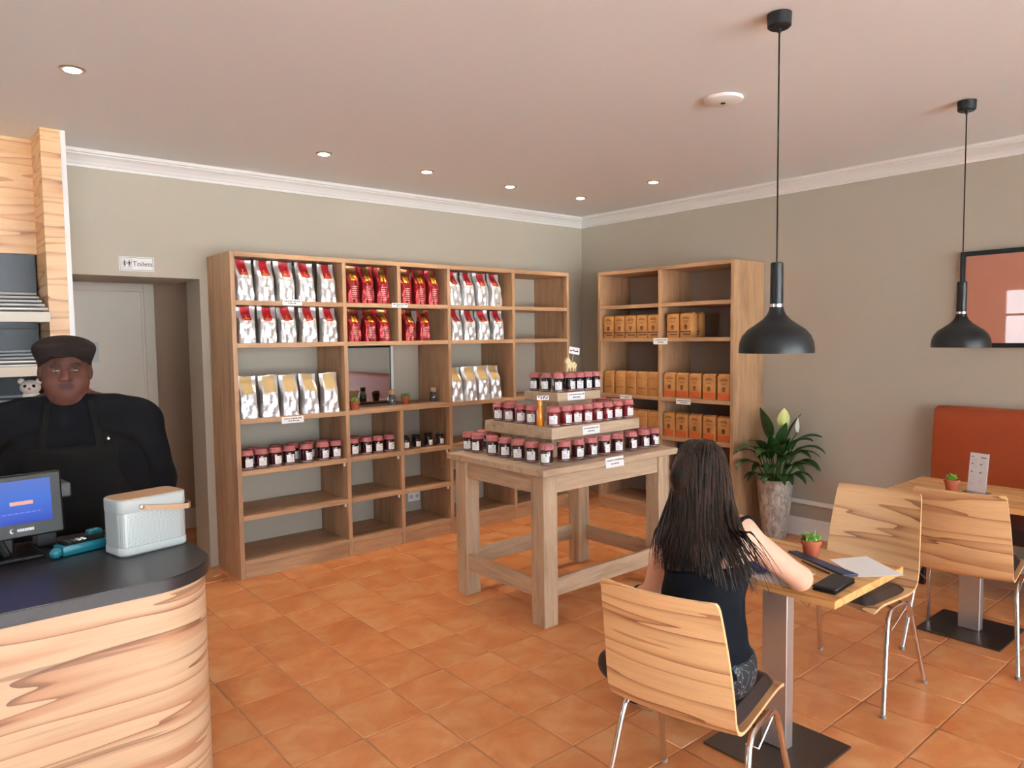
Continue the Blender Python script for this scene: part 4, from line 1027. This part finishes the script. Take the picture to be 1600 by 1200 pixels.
f.build('picture_frame', M['black'], pc)
pr_ = plain('terracotta_pink_print', lin(176,112,88), .6, coat=1.0); pr_.node_tree.nodes['Principled BSDF'].inputs['Coat Roughness'].default_value = .01; pr_.node_tree.nodes['Principled BSDF'].inputs['Coat IOR'].default_value = 1.75
MB().box(-.016, -.010, -.42, .42, -.286, .286).build('glazed_print', pr_, pc)

# ------------------------------------------------------------------ potted peace lily
pt = tag(empty('potted_peace_lily', (-.185, -2.292, 0)), 'peace lily with white flowers in a tall silvery pot beside the shelving', 'potted plant')
def potmat():
    t = NT('crackled_silver_glaze'); v = t.coords((1,1,.5)); n = t.noise(v, 26, 5, .65, 1.2); n2 = t.noise(v, 7, 3)
    c = t.ramp(n, [(.36, lin(150,150,146)), (.5, lin(190,190,186)), (.64, lin(222,222,218))])
    t.base(t.mix(.4, c, t.ramp(n2, [(.3, (.72,.71,.69,1)), (.7, (1,1,1,1))]), 'MULTIPLY')); t.set(Roughness=.42, Metallic=.25); t.bump(n, .5, .006); return t.mat
PH = .47
MB().lathe([(.001,0),(.082,0),(.088,.006),(.108,.16),(.126,.32),(.139,PH-.012),(.142,PH),(.130,PH),(.126,PH-.03),(.001,PH-.03)], seg=44).build('pot', potmat(), pt, True)
MB().lathe([(.001,PH-.028),(.125,PH-.028),(.124,PH-.022),(.001,PH-.018)], seg=20).build('soil', plain('potting_soil', lin(52,40,30), .95, noise=.3, nscale=120), pt)
def leafmat():
    t = NT('peace_lily_leaf'); v = t.coords(rand=5.0); n = t.noise(v, 9, 2)
    t.base(t.ramp(n, [(.3, lin(28,58,26)), (.7, lin(56,92,40))])); t.set(Roughness=.38); return t.mat
M['leaf'] = leafmat(); M['stem'] = plain('leaf_stalk', lin(66,104,48), .5)
def leaf_mesh(stalk, blade, width, rise, droop, seed):
    """stalk rises along +x/+z then the blade arches over"""
    rg = random.Random(seed); pts = []; x = z = 0.0; ang = rise; n1, n2 = 5, 12
    for i in range(n1+1): pts.append((x, z, 0)); x += stalk/n1*math.cos(ang); z += stalk/n1*math.sin(ang); ang -= .03
    x0, z0 = pts[-1][0], pts[-1][1]; x, z = x0, z0; bl = []
    for i in range(n2+1):
        s_ = i/n2; bl.append((x, z, width/2*(math.sin(math.pi*min(1, s_**.8))**.85)*(1-.25*s_)+.0008, ang)); x += blade/n2*math.cos(ang); z += blade/n2*math.sin(ang); ang -= droop/n2
    mb = MB(); mb.tube([(a, 0, b_) for a, b_, _ in pts]+[(bl[3][0], 0, bl[3][1]-.002)], [.0045]*(n1+1)+[.0022], 6, mi=1)
    vs = []; fs = []; cols_ = (-1, -.5, 0, .5, 1)
    for off in (0, -.0012):
        for (a, b_, hw, an) in bl:
            for c_ in cols_:
                lift = .26*abs(c_)*hw; vs.append((a-math.sin(an)*(lift+off), c_*hw, b_+math.cos(an)*(lift+off)+.003*math.sin(9*a+3*c_+seed)))
    m = 5; K = m*len(bl)
    for i in range(len(bl)-1):
        for k in range(4):
            a = i*m+k; fs.append((a, a+m, a+m+1, a+1)); fs.append((K+a, K+a+1, K+a+m+1, K+a+m))
        for k in (0, 4): a = i*m+k; fs.append((a, K+a, K+a+m, a+m))
    mb.add(vs, fs, 0); return mb.mesh('leaf_%d' % seed, [M['leaf'], M['stem']], True)
LV = [leaf_mesh(.20, .27, .125, 1.25, 1.9, 1), leaf_mesh(.26, .26, .118, 1.35, 1.5, 2), leaf_mesh(.12, .22, .100, 1.1, 2.0, 3), leaf_mesh(.32, .27, .130, 1.50, .25, 4), leaf_mesh(.30, .22, .095, 1.45, .35, 5), leaf_mesh(.06, .17, .075, .9, 1.9, 6)]
rl = random.Random(17)
def leaf(k, az, r=.03, s_=1.0): 
    o = link_mesh('leaf', LV[k], pt, (r*math.cos(az), r*math.sin(az), PH-.025), (rl.uniform(-.05, .05), 0, az)); o.scale = (s_,)*3
D2R = math.radians
for az, k, sc in ((142,0,.95),(158,0,1.1),(172,1,.95),(186,0,1.05),(203,2,1.1),(216,1,.9),(230,0,.9),(246,2,1.1),(258,0,1.0),(268,1,1.0),(277,0,1.1),(284,1,1.05),(290,0,.92),(296,2,1.0),(150,2,1.1),(164,5,1.1),(180,2,1.0),(196,5,1.2),(222,5,1.2),(238,5,1.2),(262,5,1.2),(274,2,1.2),(286,5,1.2),(140,5,1.0),(300,5,.9)):
    leaf(k, D2R(az)+rl.uniform(-.05, .05), .05 if k < 2 else .07, sc)
leaf(3, D2R(165), .02, 1.05); leaf(4, D2R(-60), .02, 1.1); leaf(3, D2R(-120), .02, .85); leaf(4, D2R(200), .03, .8); leaf(4, D2R(250), .04, .75)
def flower(base, top, size, az, colour):
    f_ = MB().tube([(0,0,PH-.03), ((base[0]+top[0])/2*.6, (base[1]+top[1])/2*.6, PH+.2), top], .0035, 8).build('flower_stalk', M['stem'], pt, True)
    vs = []; fs = []; n = 9
    for off in (0, .0012):
        for i in range(n+1):
            s_ = i/n; hw = size*.33*math.sin(math.pi*(.06+.94*s_)**.75)**.8*(1 if s_ < .97 else .3)
            for c_ in (-1, -.5, 0, .5, 1): vs.append((c_*hw, -.35*size*(.3-(c_*c_)*.5)*math.sin(math.pi*min(1, s_+.1))+off, size*s_))
    K = 5*(n+1)
    for i in range(n):
        for k in range(4): a = i*5+k; fs.append((a, a+1, a+6, a+5)); fs.append((K+a, K+a+5, K+a+6, K+a+1))
    MB().add(vs, fs).build('spathe', colour, f_, True, top, (0, 0, az))
    MB().lathe([(.001,.0),(.0065,.008),(.0075,.03),(.006,.055),(.001,.062)], seg=10).build('spadix', plain('cream_spadix', lin(222,214,160), .7), f_, True, (top[0], top[1], top[2]+.006), (.1, 0, az))
flower((0,0,0), (-.005, -.075, PH+.41), .155, math.radians(-45), plain('greenish_white_spathe', lin(214,222,140), .5))
flower((0,0,0), (.03, -.17, PH+.38), .12, math.radians(15), plain('white_spathe', lin(228,226,208), .5))
# ------------------------------------------------------------------ people: smooth bodies from blended distance fields
def axis(segs):
    out = [segs[0][0]]
    for a, b_, h in segs:
        n = max(1, int(round((b_-a)/h))); out += list(a+(b_-a)*(np.arange(1, n+1))/n)
    return np.array(out)
class Field:
    def __init__(self, xs, ys, zs):
        self.ax = (xs, ys, zs); self.D = np.full((len(xs), len(ys), len(zs)), .5)
    def local(self, lo, hi):
        sl = [slice(max(0, np.searchsorted(a, l)-1), np.searchsorted(a, h)+1) for a, l, h in zip(self.ax, lo, hi)]
        return tuple(sl), np.meshgrid(*[a[s] for a, s in zip(self.ax, sl)], indexing='ij')
    def blend(self, sl, d, k):
        a = self.D[sl]
        if k <= 0: self.D[sl] = np.minimum(a, d); return
        h = np.maximum(k-np.abs(a-d), 0)/k; self.D[sl] = np.minimum(a, d)-h*h*k*.25
    def cone(self, a, b, ra, rb, k=.03):
        a, b = np.array(a, float), np.array(b, float); m = max(ra, rb)+k+.03
        sl, (X, Y, Z) = self.local(np.minimum(a, b)-m, np.maximum(a, b)+m)
        ba = b-a; t = ((X-a[0])*ba[0]+(Y-a[1])*ba[1]+(Z-a[2])*ba[2])/max(1e-9, ba@ba); t = np.clip(t, 0, 1)
        d = np.sqrt((X-a[0]-t*ba[0])**2+(Y-a[1]-t*ba[1])**2+(Z-a[2]-t*ba[2])**2)-(ra+(rb-ra)*t)
        self.blend(sl, d, k); return self
    def ell(self, c, r, k=.04, rot=None, sub=False):
        c, r = np.array(c, float), np.array(r, float); m = r.max()+k+.03
        sl, (X, Y, Z) = self.local(c-m, c+m); X, Y, Z = X-c[0], Y-c[1], Z-c[2]
        if rot is not None:
            R = np.array(rot); X, Y, Z = R[0,0]*X+R[1,0]*Y+R[2,0]*Z, R[0,1]*X+R[1,1]*Y+R[2,1]*Z, R[0,2]*X+R[1,2]*Y+R[2,2]*Z
        k0 = np.sqrt((X/r[0])**2+(Y/r[1])**2+(Z/r[2])**2); k1 = np.sqrt((X/r[0]**2)**2+(Y/r[1]**2)**2+(Z/r[2]**2)**2)+1e-9
        d = k0*(k0-1)/k1
        if sub:
            a = self.D[sl]; h = np.maximum(k-np.abs(-d-a), 0)/k; self.D[sl] = np.maximum(a, -d)+h*h*k*.25
        else: self.blend(sl, d, k)
        return self
    def grid(self): return np.meshgrid(*self.ax, indexing='ij')
    def copy(self): f = Field(*self.ax); f.D = self.D.copy(); return f
    def mesh(self, name, mats, classify=None):
        F = self.D; X, Y, Z = self.ax; neg = F < 0
        c = [F[i:F.shape[0]-1+i, j:F.shape[1]-1+j, k:F.shape[2]-1+k] for i in (0,1) for j in (0,1) for k in (0,1)]
        cn = [q < 0 for q in c]; s = sum(q.astype(np.int8) for q in cn); act = (s > 0) & (s < 8)
        idx = -np.ones(act.shape, np.int64); idx[act] = np.arange(act.sum()); cells = np.argwhere(act)
        vals = np.stack([q[act] for q in c], 1); acc = np.zeros((len(cells), 3)); cnt = np.zeros(len(cells))
        cor = [(i, j, k) for i in (0,1) for j in (0,1) for k in (0,1)]
        for a in range(8):
            for b in range(a+1, 8):
                df = [cor[b][q]-cor[a][q] for q in range(3)]
                if sum(abs(q) for q in df) != 1: continue
                va, vb = vals[:, a], vals[:, b]; m = (va < 0) != (vb < 0); t = np.where(m, va/np.where(m, va-vb, 1), 0)
                acc[m] += (np.array(cor[a])[None]+t[:, None]*np.array(df)[None])[m]; cnt[m] += 1
        loc = acc/np.maximum(cnt, 1)[:, None]; V = np.empty_like(loc)
        for q, A in enumerate((X, Y, Z)):
            i0 = cells[:, q]; V[:, q] = A[i0]+(A[i0+1]-A[i0])*loc[:, q]
        quads = []
        for ax_ in range(3):
            o1, o2 = [q for q in range(3) if q != ax_]
            sl0 = [slice(None)]*3; sl1 = [slice(None)]*3; sl0[ax_] = slice(0, -1); sl1[ax_] = slice(1, None)
            A, B = neg[tuple(sl0)], neg[tuple(sl1)]; e = np.argwhere(A != B)
            ok = (e[:, o1] > 0) & (e[:, o1] < F.shape[o1]-1) & (e[:, o2] > 0) & (e[:, o2] < F.shape[o2]-1); e = e[ok]
            fl = A[e[:, 0], e[:, 1], e[:, 2]]
            def cell(d1, d2): g = e.copy(); g[:, o1] -= d1; g[:, o2] -= d2; return idx[g[:, 0], g[:, 1], g[:, 2]]
            q = np.stack([cell(1,1), cell(0,1), cell(0,0), cell(1,0)], 1)
            if ax_ == 1: fl = ~fl
            q[~fl] = q[~fl][:, ::-1]; quads.append(q)
        Q = np.concatenate(quads); Q = Q[(Q >= 0).all(1)]
        me = bpy.data.meshes.new(name); me.from_pydata(V.tolist(), [], Q.tolist())
        for m_ in mats: me.materials.append(m_)
        if classify is not None: me.polygons.foreach_set('material_index', classify(V[Q].mean(1)).astype(np.int32))
        me.polygons.foreach_set('use_smooth', [True]*len(me.polygons)); me.update(); return me

def skin(name, col, rough=.5):
    t = NT(name); v = t.coords(); n = t.noise(v, 30, 3)
    t.base(t.ramp(n, [(.3, tuple(c*.93 for c in col[:3])+(1,)), (.7, col)])); t.set(Roughness=rough)
    t.p.inputs['Specular IOR Level'].default_value = .22; t.p.inputs['Subsurface Weight'].default_value = .12; t.p.inputs['Subsurface Radius'].default_value = (.012,.005,.003); return t.mat

# ---- server behind the counter; local x = image right, -y towards the room
def server():
    root = tag(empty('person', (-4.905, -1.76, 0), math.radians(-8.6)), 'person in black top, apron and dark cap standing behind the counter', 'person')
    xs = axis([(-.46,-.14,.011),(-.14,.14,.0045),(.14,.46,.011)]); ys = axis([(-.34,-.16,.010),(-.16,.14,.005),(.14,.30,.011)]); zs = axis([(-.02,1.30,.013),(1.30,1.68,.0045)])
    torso = Field(xs, ys, zs)
    torso.ell((0,.03,1.13), (.265,.175,.23), .06).ell((0,-.02,.93), (.305,.235,.24), .1).ell((0,.01,.74), (.285,.215,.19), .1)
    for s in (-1, 1):
        torso.ell((s*.115,-.13,1.10), (.125,.10,.11), .07)
        torso.cone((s*.05,.03,1.335), (s*.235,.03,1.265), .075, .088, .07)
        torso.cone((s*.255,.035,1.25), (s*.305,.05,.99), .092, .085, .04).cone((s*.305,.05,.99), (s*.285,-.09,.80), .082, .056, .03)
    body = torso.copy()
    body.cone((0,.03,1.30), (-.004,.02,1.42), .070, .064, .04)
    cx = -.010
    body.ell((cx,.012,1.505), (.084,.104,.118), .02)                       # skull
    body.ell((cx,-.030,1.430), (.076,.074,.062), .035)                       # jaw and cheeks
    for s in (-1, 1):
        body.ell((cx+s*.042,-.058,1.450), (.042,.038,.036), .025)          # cheeks
        body.ell((cx+s*.034,-.083,1.522), (.026,.014,.009), .012)          # brow
        body.ell((cx+s*.088,.018,1.485), (.013,.026,.034), .008)           # ears
        body.ell((cx+s*.033,-.0905,1.499), (.017,.012,.010), .012, sub=True)
        body.ell((cx+s*.033,-.082,1.499), (.0155,.011,.0095), .003)        # eyes
        body.ell((cx+s*.014,-.104,1.464), (.011,.012,.009), .008)          # nostril wings
    body.cone((cx,-.088,1.505), (cx,-.113,1.470), .008, .0135, .012)        # nose
    body.ell((cx,-.094,1.440), (.028,.014,.0065), .006).ell((cx,-.092,1.428), (.025,.014,.0075), .006)   # lips
    body.ell((cx,-.080,1.398), (.030,.024,.020), .02)                       # chin
    body.ell((cx,-.030,1.376), (.058,.056,.030), .025)                       # double chin
    for s in (-1, 1):                                                       # hands, resting at the sides
        w = np.array((s*.282,-.105,.79)); h = w+np.array((-s*.012,-.055,-.05))
        body.cone(w, h, .036, .036, .02)
        for q in range(4):
            b0 = h+np.array((s*(-.027+.018*q),-.010,-.022)); L = (.050,.058,.056,.046)[q]
            body.cone(b0, b0+np.array((0,-.028,-L*.7)), .0098, .009, .004).cone(b0+np.array((0,-.028,-L*.7)), b0+np.array((0,-.014,-L*1.35)), .009, .008, .003)
        body.cone(w+np.array((-s*.028,-.03,-.02)), w+np.array((-s*.052,-.062,-.055)), .0125, .0095, .008)
    for s in (-1, 1):
        body.cone((s*.13,.02,.70), (s*.12,.02,.42), .135, .085, .05).cone((s*.12,.02,.42), (s*.115,.04,.09), .083, .052, .03).cone((s*.115,.05,.05), (s*.13,-.13,.035), .048, .04, .03)
    sk, lip, eye, iris = skin('deep_brown_skin', lin(78,44,34), .62), skin('lip_skin', lin(54,22,22), .65), plain('eye_white', lin(128,118,112), .35), plain('dark_iris', lin(26,16,12), .1)
    def cl(c):
        o = np.zeros(len(c), np.int32); x = c[:, 0]-cx
        o[(np.abs(c[:, 2]-1.434)+.10*np.abs(x) < .0135) & (np.abs(x) < .028) & (c[:, 1] < -.088)] = 1
        for s in (-1, 1):
            e = ((x-s*.033)/.0125)**2+((c[:, 2]-1.498)/.0052)**2; o[(e < 1) & (c[:, 1] < -.075)] = 2
            o[(e < 1) & ((x-s*.033-.001)**2+(c[:, 2]-1.499)**2 < .0060**2) & (c[:, 1] < -.075)] = 3
            br = np.abs(c[:, 2]-1.5265+.25*np.abs(np.abs(x)-.033))
            o[(br < .0042) & (np.abs(x-s*.034) < .022) & (c[:, 1] < -.06)] = 4
        return o
    link_mesh('body', body.mesh('server_body', [sk, lip, eye, iris, plain('brow_hair', lin(22,13,11), .8)], cl), root)
    X, Y, Z = torso.grid()
    top = torso.copy(); top.cone((0,.03,1.30), (-.002,.025,1.385), .072, .068, .05)
    fold = .0025*np.sin(38*Z+9*X)*np.sin(23*X+11*Y)
    top.D = np.maximum(top.D-.012-fold, np.maximum(.60-Z, Z-1.388+.25*np.minimum(0, Y)))
    link_mesh('black_top', top.mesh('server_top', [plain('black_knit', lin(8,8,12), .9, spec=.12, noise=.2, nscale=60)]), root)
    leg = body.copy(); leg.D = np.maximum(leg.D-.011, np.maximum(Z-.64, .07-Z)); leg.D = np.maximum(leg.D, np.abs(X)-.262)
    link_mesh('trousers', leg.mesh('server_trousers', [plain('black_trousers', lin(16,16,18), .8)]), root)
    for s in (-1, 1):
        sh = body.copy(); sh.D = np.maximum(sh.D-.009, Z-.075); sh.D = np.maximum(sh.D, np.maximum(np.abs(X)-.22, -s*X))
        link_mesh('shoe', sh.mesh('server_shoe', [plain('black_shoe', lin(14,14,14), .5)]), root)
    ap = torso.copy(); m = np.maximum(np.abs(X)-(.165+.10*np.clip((1.10-Z)/.25, 0, 1)), np.maximum(Z-1.195, .50-Z))
    strap = np.maximum(np.abs(np.abs(X)-(.085+.30*(1.30-Z)*.5))-.016, np.maximum(1.15-Z, Z-1.37))
    ap.D = np.maximum(torso.D-.024-fold, np.maximum(np.minimum(m, strap), Y+.02))
    link_mesh('apron', ap.mesh('server_apron', [plain('charcoal_apron', lin(13,12,12), .85, spec=.12, noise=.15, nscale=70)]), root)
    cap = Field(xs, ys, zs); cap.ell((cx,.022,1.586), (.118,.126,.058), .02).ell((cx,.022,1.548), (.101,.118,.045), .03).ell((cx,.05,1.50), (.099,.095,.06), .03)
    cap.D = np.maximum(cap.D, (1.536-Z)-.85*np.clip(Y+.065, -.02, .2)+.0022*np.sin(60*X))
    cap.D = np.maximum(cap.D, -(body.D-.002))
    link_mesh('cap', cap.mesh('server_cap', [plain('dark_brown_knit_cap', lin(27,19,18), .9, spec=.15, noise=.2, nscale=110)]), root)
    b = MB()
    for x, y, z in ((.098,-.185,1.215),(.128,-.180,1.215)): b.sphere((x, y, z), (.006,.005,.011), 8, 6)
    for x, y, z in ((.122,-.03,1.366),(.158,-.028,1.360),(.192,-.026,1.350)): b.sphere((x, y, z), .0055, 8, 6)
    b.build('silver_studs', M['chrome'], root, True)
    return root
server()

# ---- woman seated at the table, seen from behind
def guest():
    O = np.array((-3.49, -3.92, 0)); root = tag(empty('person', tuple(O)), 'person with long dark hair and black strap top writing at the table', 'person')
    p = lambda x, y, z: np.array((x, y, z))-O
    xs = axis([(-.24,.24,.008),(.24,.60,.007)]); ys = axis([(-.30,.80,.008)]); zs = axis([(-.01,.42,.014),(.42,1.27,.007)])
    hd = p(-3.315,-3.805,1.118); R_ = Matrix.Rotation(math.radians(28), 3, 'Y')
    torso = Field(xs, ys, zs)
    torso.ell(p(-3.525,-3.935,.565), (.135,.182,.115), .05).ell(p(-3.475,-3.915,.70), (.100,.140,.13), .08).ell(p(-3.405,-3.880,.855), (.100,.152,.135), .08)
    torso.cone(p(-3.372,-3.735,.905), p(-3.345,-3.965,.955), .058, .058, .06)
    body = torso.copy()
    body.cone(p(-3.355,-3.85,.95), hd+np.array((-.01,-.01,-.06)), .052, .05, .04)
    rot = [list(r) for r in R_]
    body.ell(hd, (.094,.076,.112), .02, rot=rot)
    f_ = np.array(R_ @ Vector((1,0,0))); u_ = np.array(R_ @ Vector((0,0,1))); v_ = np.array((0,1,0))
    hp = lambda a, b, c: hd+f_*a+v_*b+u_*c
    body.ell(hp(.030,0,-.060), (.062,.056,.060), .03).cone(hp(.088,0,.0), hp(.108,0,-.030), .007, .012, .012).ell(hp(.088,0,-.060), (.012,.024,.010), .01).ell(hp(.072,0,-.098), (.022,.024,.016), .02)
    for s in (-1, 1):
        body.ell(hp(.082,s*.030,.018), (.012,.024,.008), .012); body.ell(hp(.0,s*.077,-.01), (.022,.010,.030), .008); body.ell(hp(.079,s*.030,-.002), (.009,.014,.008), .003); body.ell(hp(.058,s*.038,-.045), (.032,.03,.03), .02)
    def arm(sh, el, wr, tip, side, up_):
        sh, el, wr, tip = [np.array(q) for q in (sh, el, wr, tip)]
        body.cone(sh, el, .047, .039, .03).cone(el, wr, .040, .026, .02)
        d = (tip-wr)/np.linalg.norm(tip-wr); n = np.array(up_, float); l = np.cross(n, d)*side; pm = wr+d*.045
        body.cone(wr, pm, .026, .030, .015); body.ell(pm+d*.012, (.036,.036,.018), .012)
        for q in range(4):
            b0 = pm+d*.030+l*(-.026+.0175*q); L = (.040,.048,.046,.036)[q]
            body.cone(b0, b0+d*L+n*.006, .0092, .0086, .004).cone(b0+d*L+n*.006, b0+d*(L+.026)-n*.014, .0086, .0076, .003)
        body.cone(wr+d*.02-l*.028, wr+d*.055-l*.052-n*.005, .0115, .009, .008)
    arm(p(-3.352,-3.995,.945), p(-3.190,-4.100,.795), p(-3.085,-3.955,.788), p(-3.04,-3.86,.785), 1, (0,0,1))
    arm(p(-3.378,-3.708,.895), p(-3.372,-3.632,.665), p(-3.265,-3.735,.648), p(-3.20,-3.80,.640), -1, (0,0,1))
    LEGS = ((p(-3.50,-4.005,.563), p(-3.195,-3.695,.560), p(-3.01,-3.49,.10), p(-2.955,-3.40,.032)), (p(-3.50,-3.83,.563), p(-3.235,-3.495,.560), p(-3.06,-3.28,.10), p(-3.00,-3.19,.032)))
    for h, k_, a_, t_ in LEGS:
        body.cone(h, k_, .092, .062, .04).cone(k_, a_, .060, .038, .03).cone(a_+np.array((-.012,-.015,-.045)), t_, .036, .030, .02)
    pale = skin('fair_skin', lin(216,170,146)); 
    link_mesh('body', body.mesh('guest_body', [pale]), root)
    X, Y, Z = body.grid(); fold = .0018*np.sin(70*Z+14*Y)*np.sin(31*Y+9*X)
    zt = .838-(Y+O[1]+3.88)*.22
    tk = torso.copy(); reg = Z-zt
    for y0 in (-3.765, -3.985): reg = np.minimum(reg, np.abs(Y+O[1]-y0-(.12 if y0 < -3.9 else -.12)*(.92-Z))-.0075)
    tk.D = np.maximum(np.maximum(tk.D-.008-fold, reg), .56-Z)
    link_mesh('strap_top', tk.mesh('guest_top', [plain('black_jersey', lin(9,11,19), .8, spec=.12, noise=.15, nscale=50)]), root)
    lg = torso.copy()
    for h, k_, a_, t_ in LEGS: lg.cone(h, k_, .092, .062, .04).cone(k_, a_, .060, .038, .03)
    lg.D = np.maximum(np.maximum(lg.D-.0075-fold, Z-.615), .10-Z)
    t = NT('black_patterned_leggings'); v = t.coords(); n = t.noise(v, 16, 3, .6, 1.5)
    ln = t.math('LESS_THAN', t.math('ABSOLUTE', t.math('SUBTRACT', n, .5)), .008)
    t.base(t.mix(ln, lin(11,12,18), lin(140,142,150))); t.set(Roughness=.75)
    link_mesh('leggings', lg.mesh('guest_leggings', [t.mat]), root)
    for s in (-1, 1):
        sh = body.copy(); sh.D = np.maximum(np.maximum(sh.D-.007, Z-.085), s*(Y+O[1]+3.385+(X+O[0]+3.03)*.2))
        link_mesh('shoe', sh.mesh('guest_shoe', [plain('black_canvas_shoe', lin(22,22,24), .7)]), root)
    # hair: close cap plus long locks
    hc = Field(xs, ys, zs); hc.ell(hp(-.016,0,.012), (.104,.083,.114), .02, rot=rot)
    hc.cone(hp(-.045,0,-.03), p(-3.40,-3.855,.985), .07, .055, .05)
    F_ = (X-hd[0])*f_[0]+(Y-hd[1])*f_[1]+(Z-hd[2])*f_[2]; U_ = (X-hd[0])*u_[0]+(Z-hd[2])*u_[2]
    hc.D = np.maximum(hc.D, np.minimum(F_-.045, np.maximum(F_-.10, .055-U_))); hc.D = np.maximum(hc.D, -(body.D-.001))
    def hairmat(name, c0, c1):
        t = NT(name); v = t.coords((30,30,5)); n = t.noise(v, 1.6, 4, .6); t.base(t.ramp(n, [(.35, c0), (.72, c1)])); t.set(Roughness=.42); t.p.inputs['Specular IOR Level'].default_value = .25
        t.bump(t.noise(t.coords((120,120,8)), 1.0, 3), .5, .004); return t.mat
    hm = hairmat('dark_brown_hair', lin(13,9,8), lin(52,34,24))
    h_ = link_mesh('hair', hc.mesh('guest_hair', [hm]), root)
    rg = random.Random(42); mb = MB()
    for i in range(620):
        side = rg.uniform(-1, 1); a = side*1.75; el = rg.uniform(.2, 1.0)
        r0 = hp(-.016-.02*rg.random(), side*.02, .12)
        s_ = math.sin(a); c_ = math.cos(a)
        r1 = hp(-.016-.104*c_*rg.uniform(.75, 1), .083*s_*1.02, .06*rg.uniform(.2, 1))
        spread = side*rg.uniform(.75, 1.12); wide = max(0, -spread)**2
        end_y = -3.905+.165*spread-.092*wide; back = 1-.35*abs(side)**2
        r2 = p(-3.405-.060*back*rg.uniform(.8, 1.1), -3.85+.115*spread-.012-.05*wide, 1.005+rg.uniform(-.02, .02))
        r3 = p(-3.440-.066*back*rg.uniform(.85, 1.1), end_y*.6+.4*(-3.86+.12*spread), .93+.06*wide)
        r4 = p(-3.458-.070*back+rg.uniform(-.004, .010)+.05*wide, end_y, .845+rg.uniform(-.05, .06)+.02*wide)
        pts = catmull([tuple(q) for q in (r0, r1, r2, r3, r4)], 5); n = len(pts); j = [rg.uniform(-1, 1) for _ in range(3)]; fr = rg.uniform(2, 5); out = []
        for k, q in enumerate(pts):
            s2 = k/(n-1); wv = .007*s2*math.sin(fr*s2*3+j[0]*3); out.append((q[0]+wv*.6*j[1], q[1]+wv, q[2]))
        w0 = rg.uniform(.0035, .0075)
        mb.tube(out, [w0*(.6+.4*math.sin(math.pi*min(1, .2+k/(n-1)*.9)))*(1-.85*max(0, k/(n-1)-.55)/.45)+.0004 for k in range(n)], 5, flat=.55)
    mb.build('hair_locks', hm, h_, True)
guest()
bg = tag(empty('handbag', (-3.655, -3.718, .449), math.radians(12)), 'small dark rounded bag beside the seated woman\'s left hip', 'bag')
m = MB(); T = Matrix.Translation((0,0,.055)) @ Matrix.Diagonal((.055,.055,.055,1)).to_4x4()
MB().sphere((0, .015, .056), (.045, .066, .056), 18, 12).build('bag_body', plain('dark_brown_leather', lin(46,36,32), .5), bg, True)
MB().tube([(0,-.03,.09),(0,-.01,.122),(0,.03,.122),(0,.05,.085)], .005, 8).build('bag_strap', plain('black_strap', lin(28,24,22), .5), bg, True)
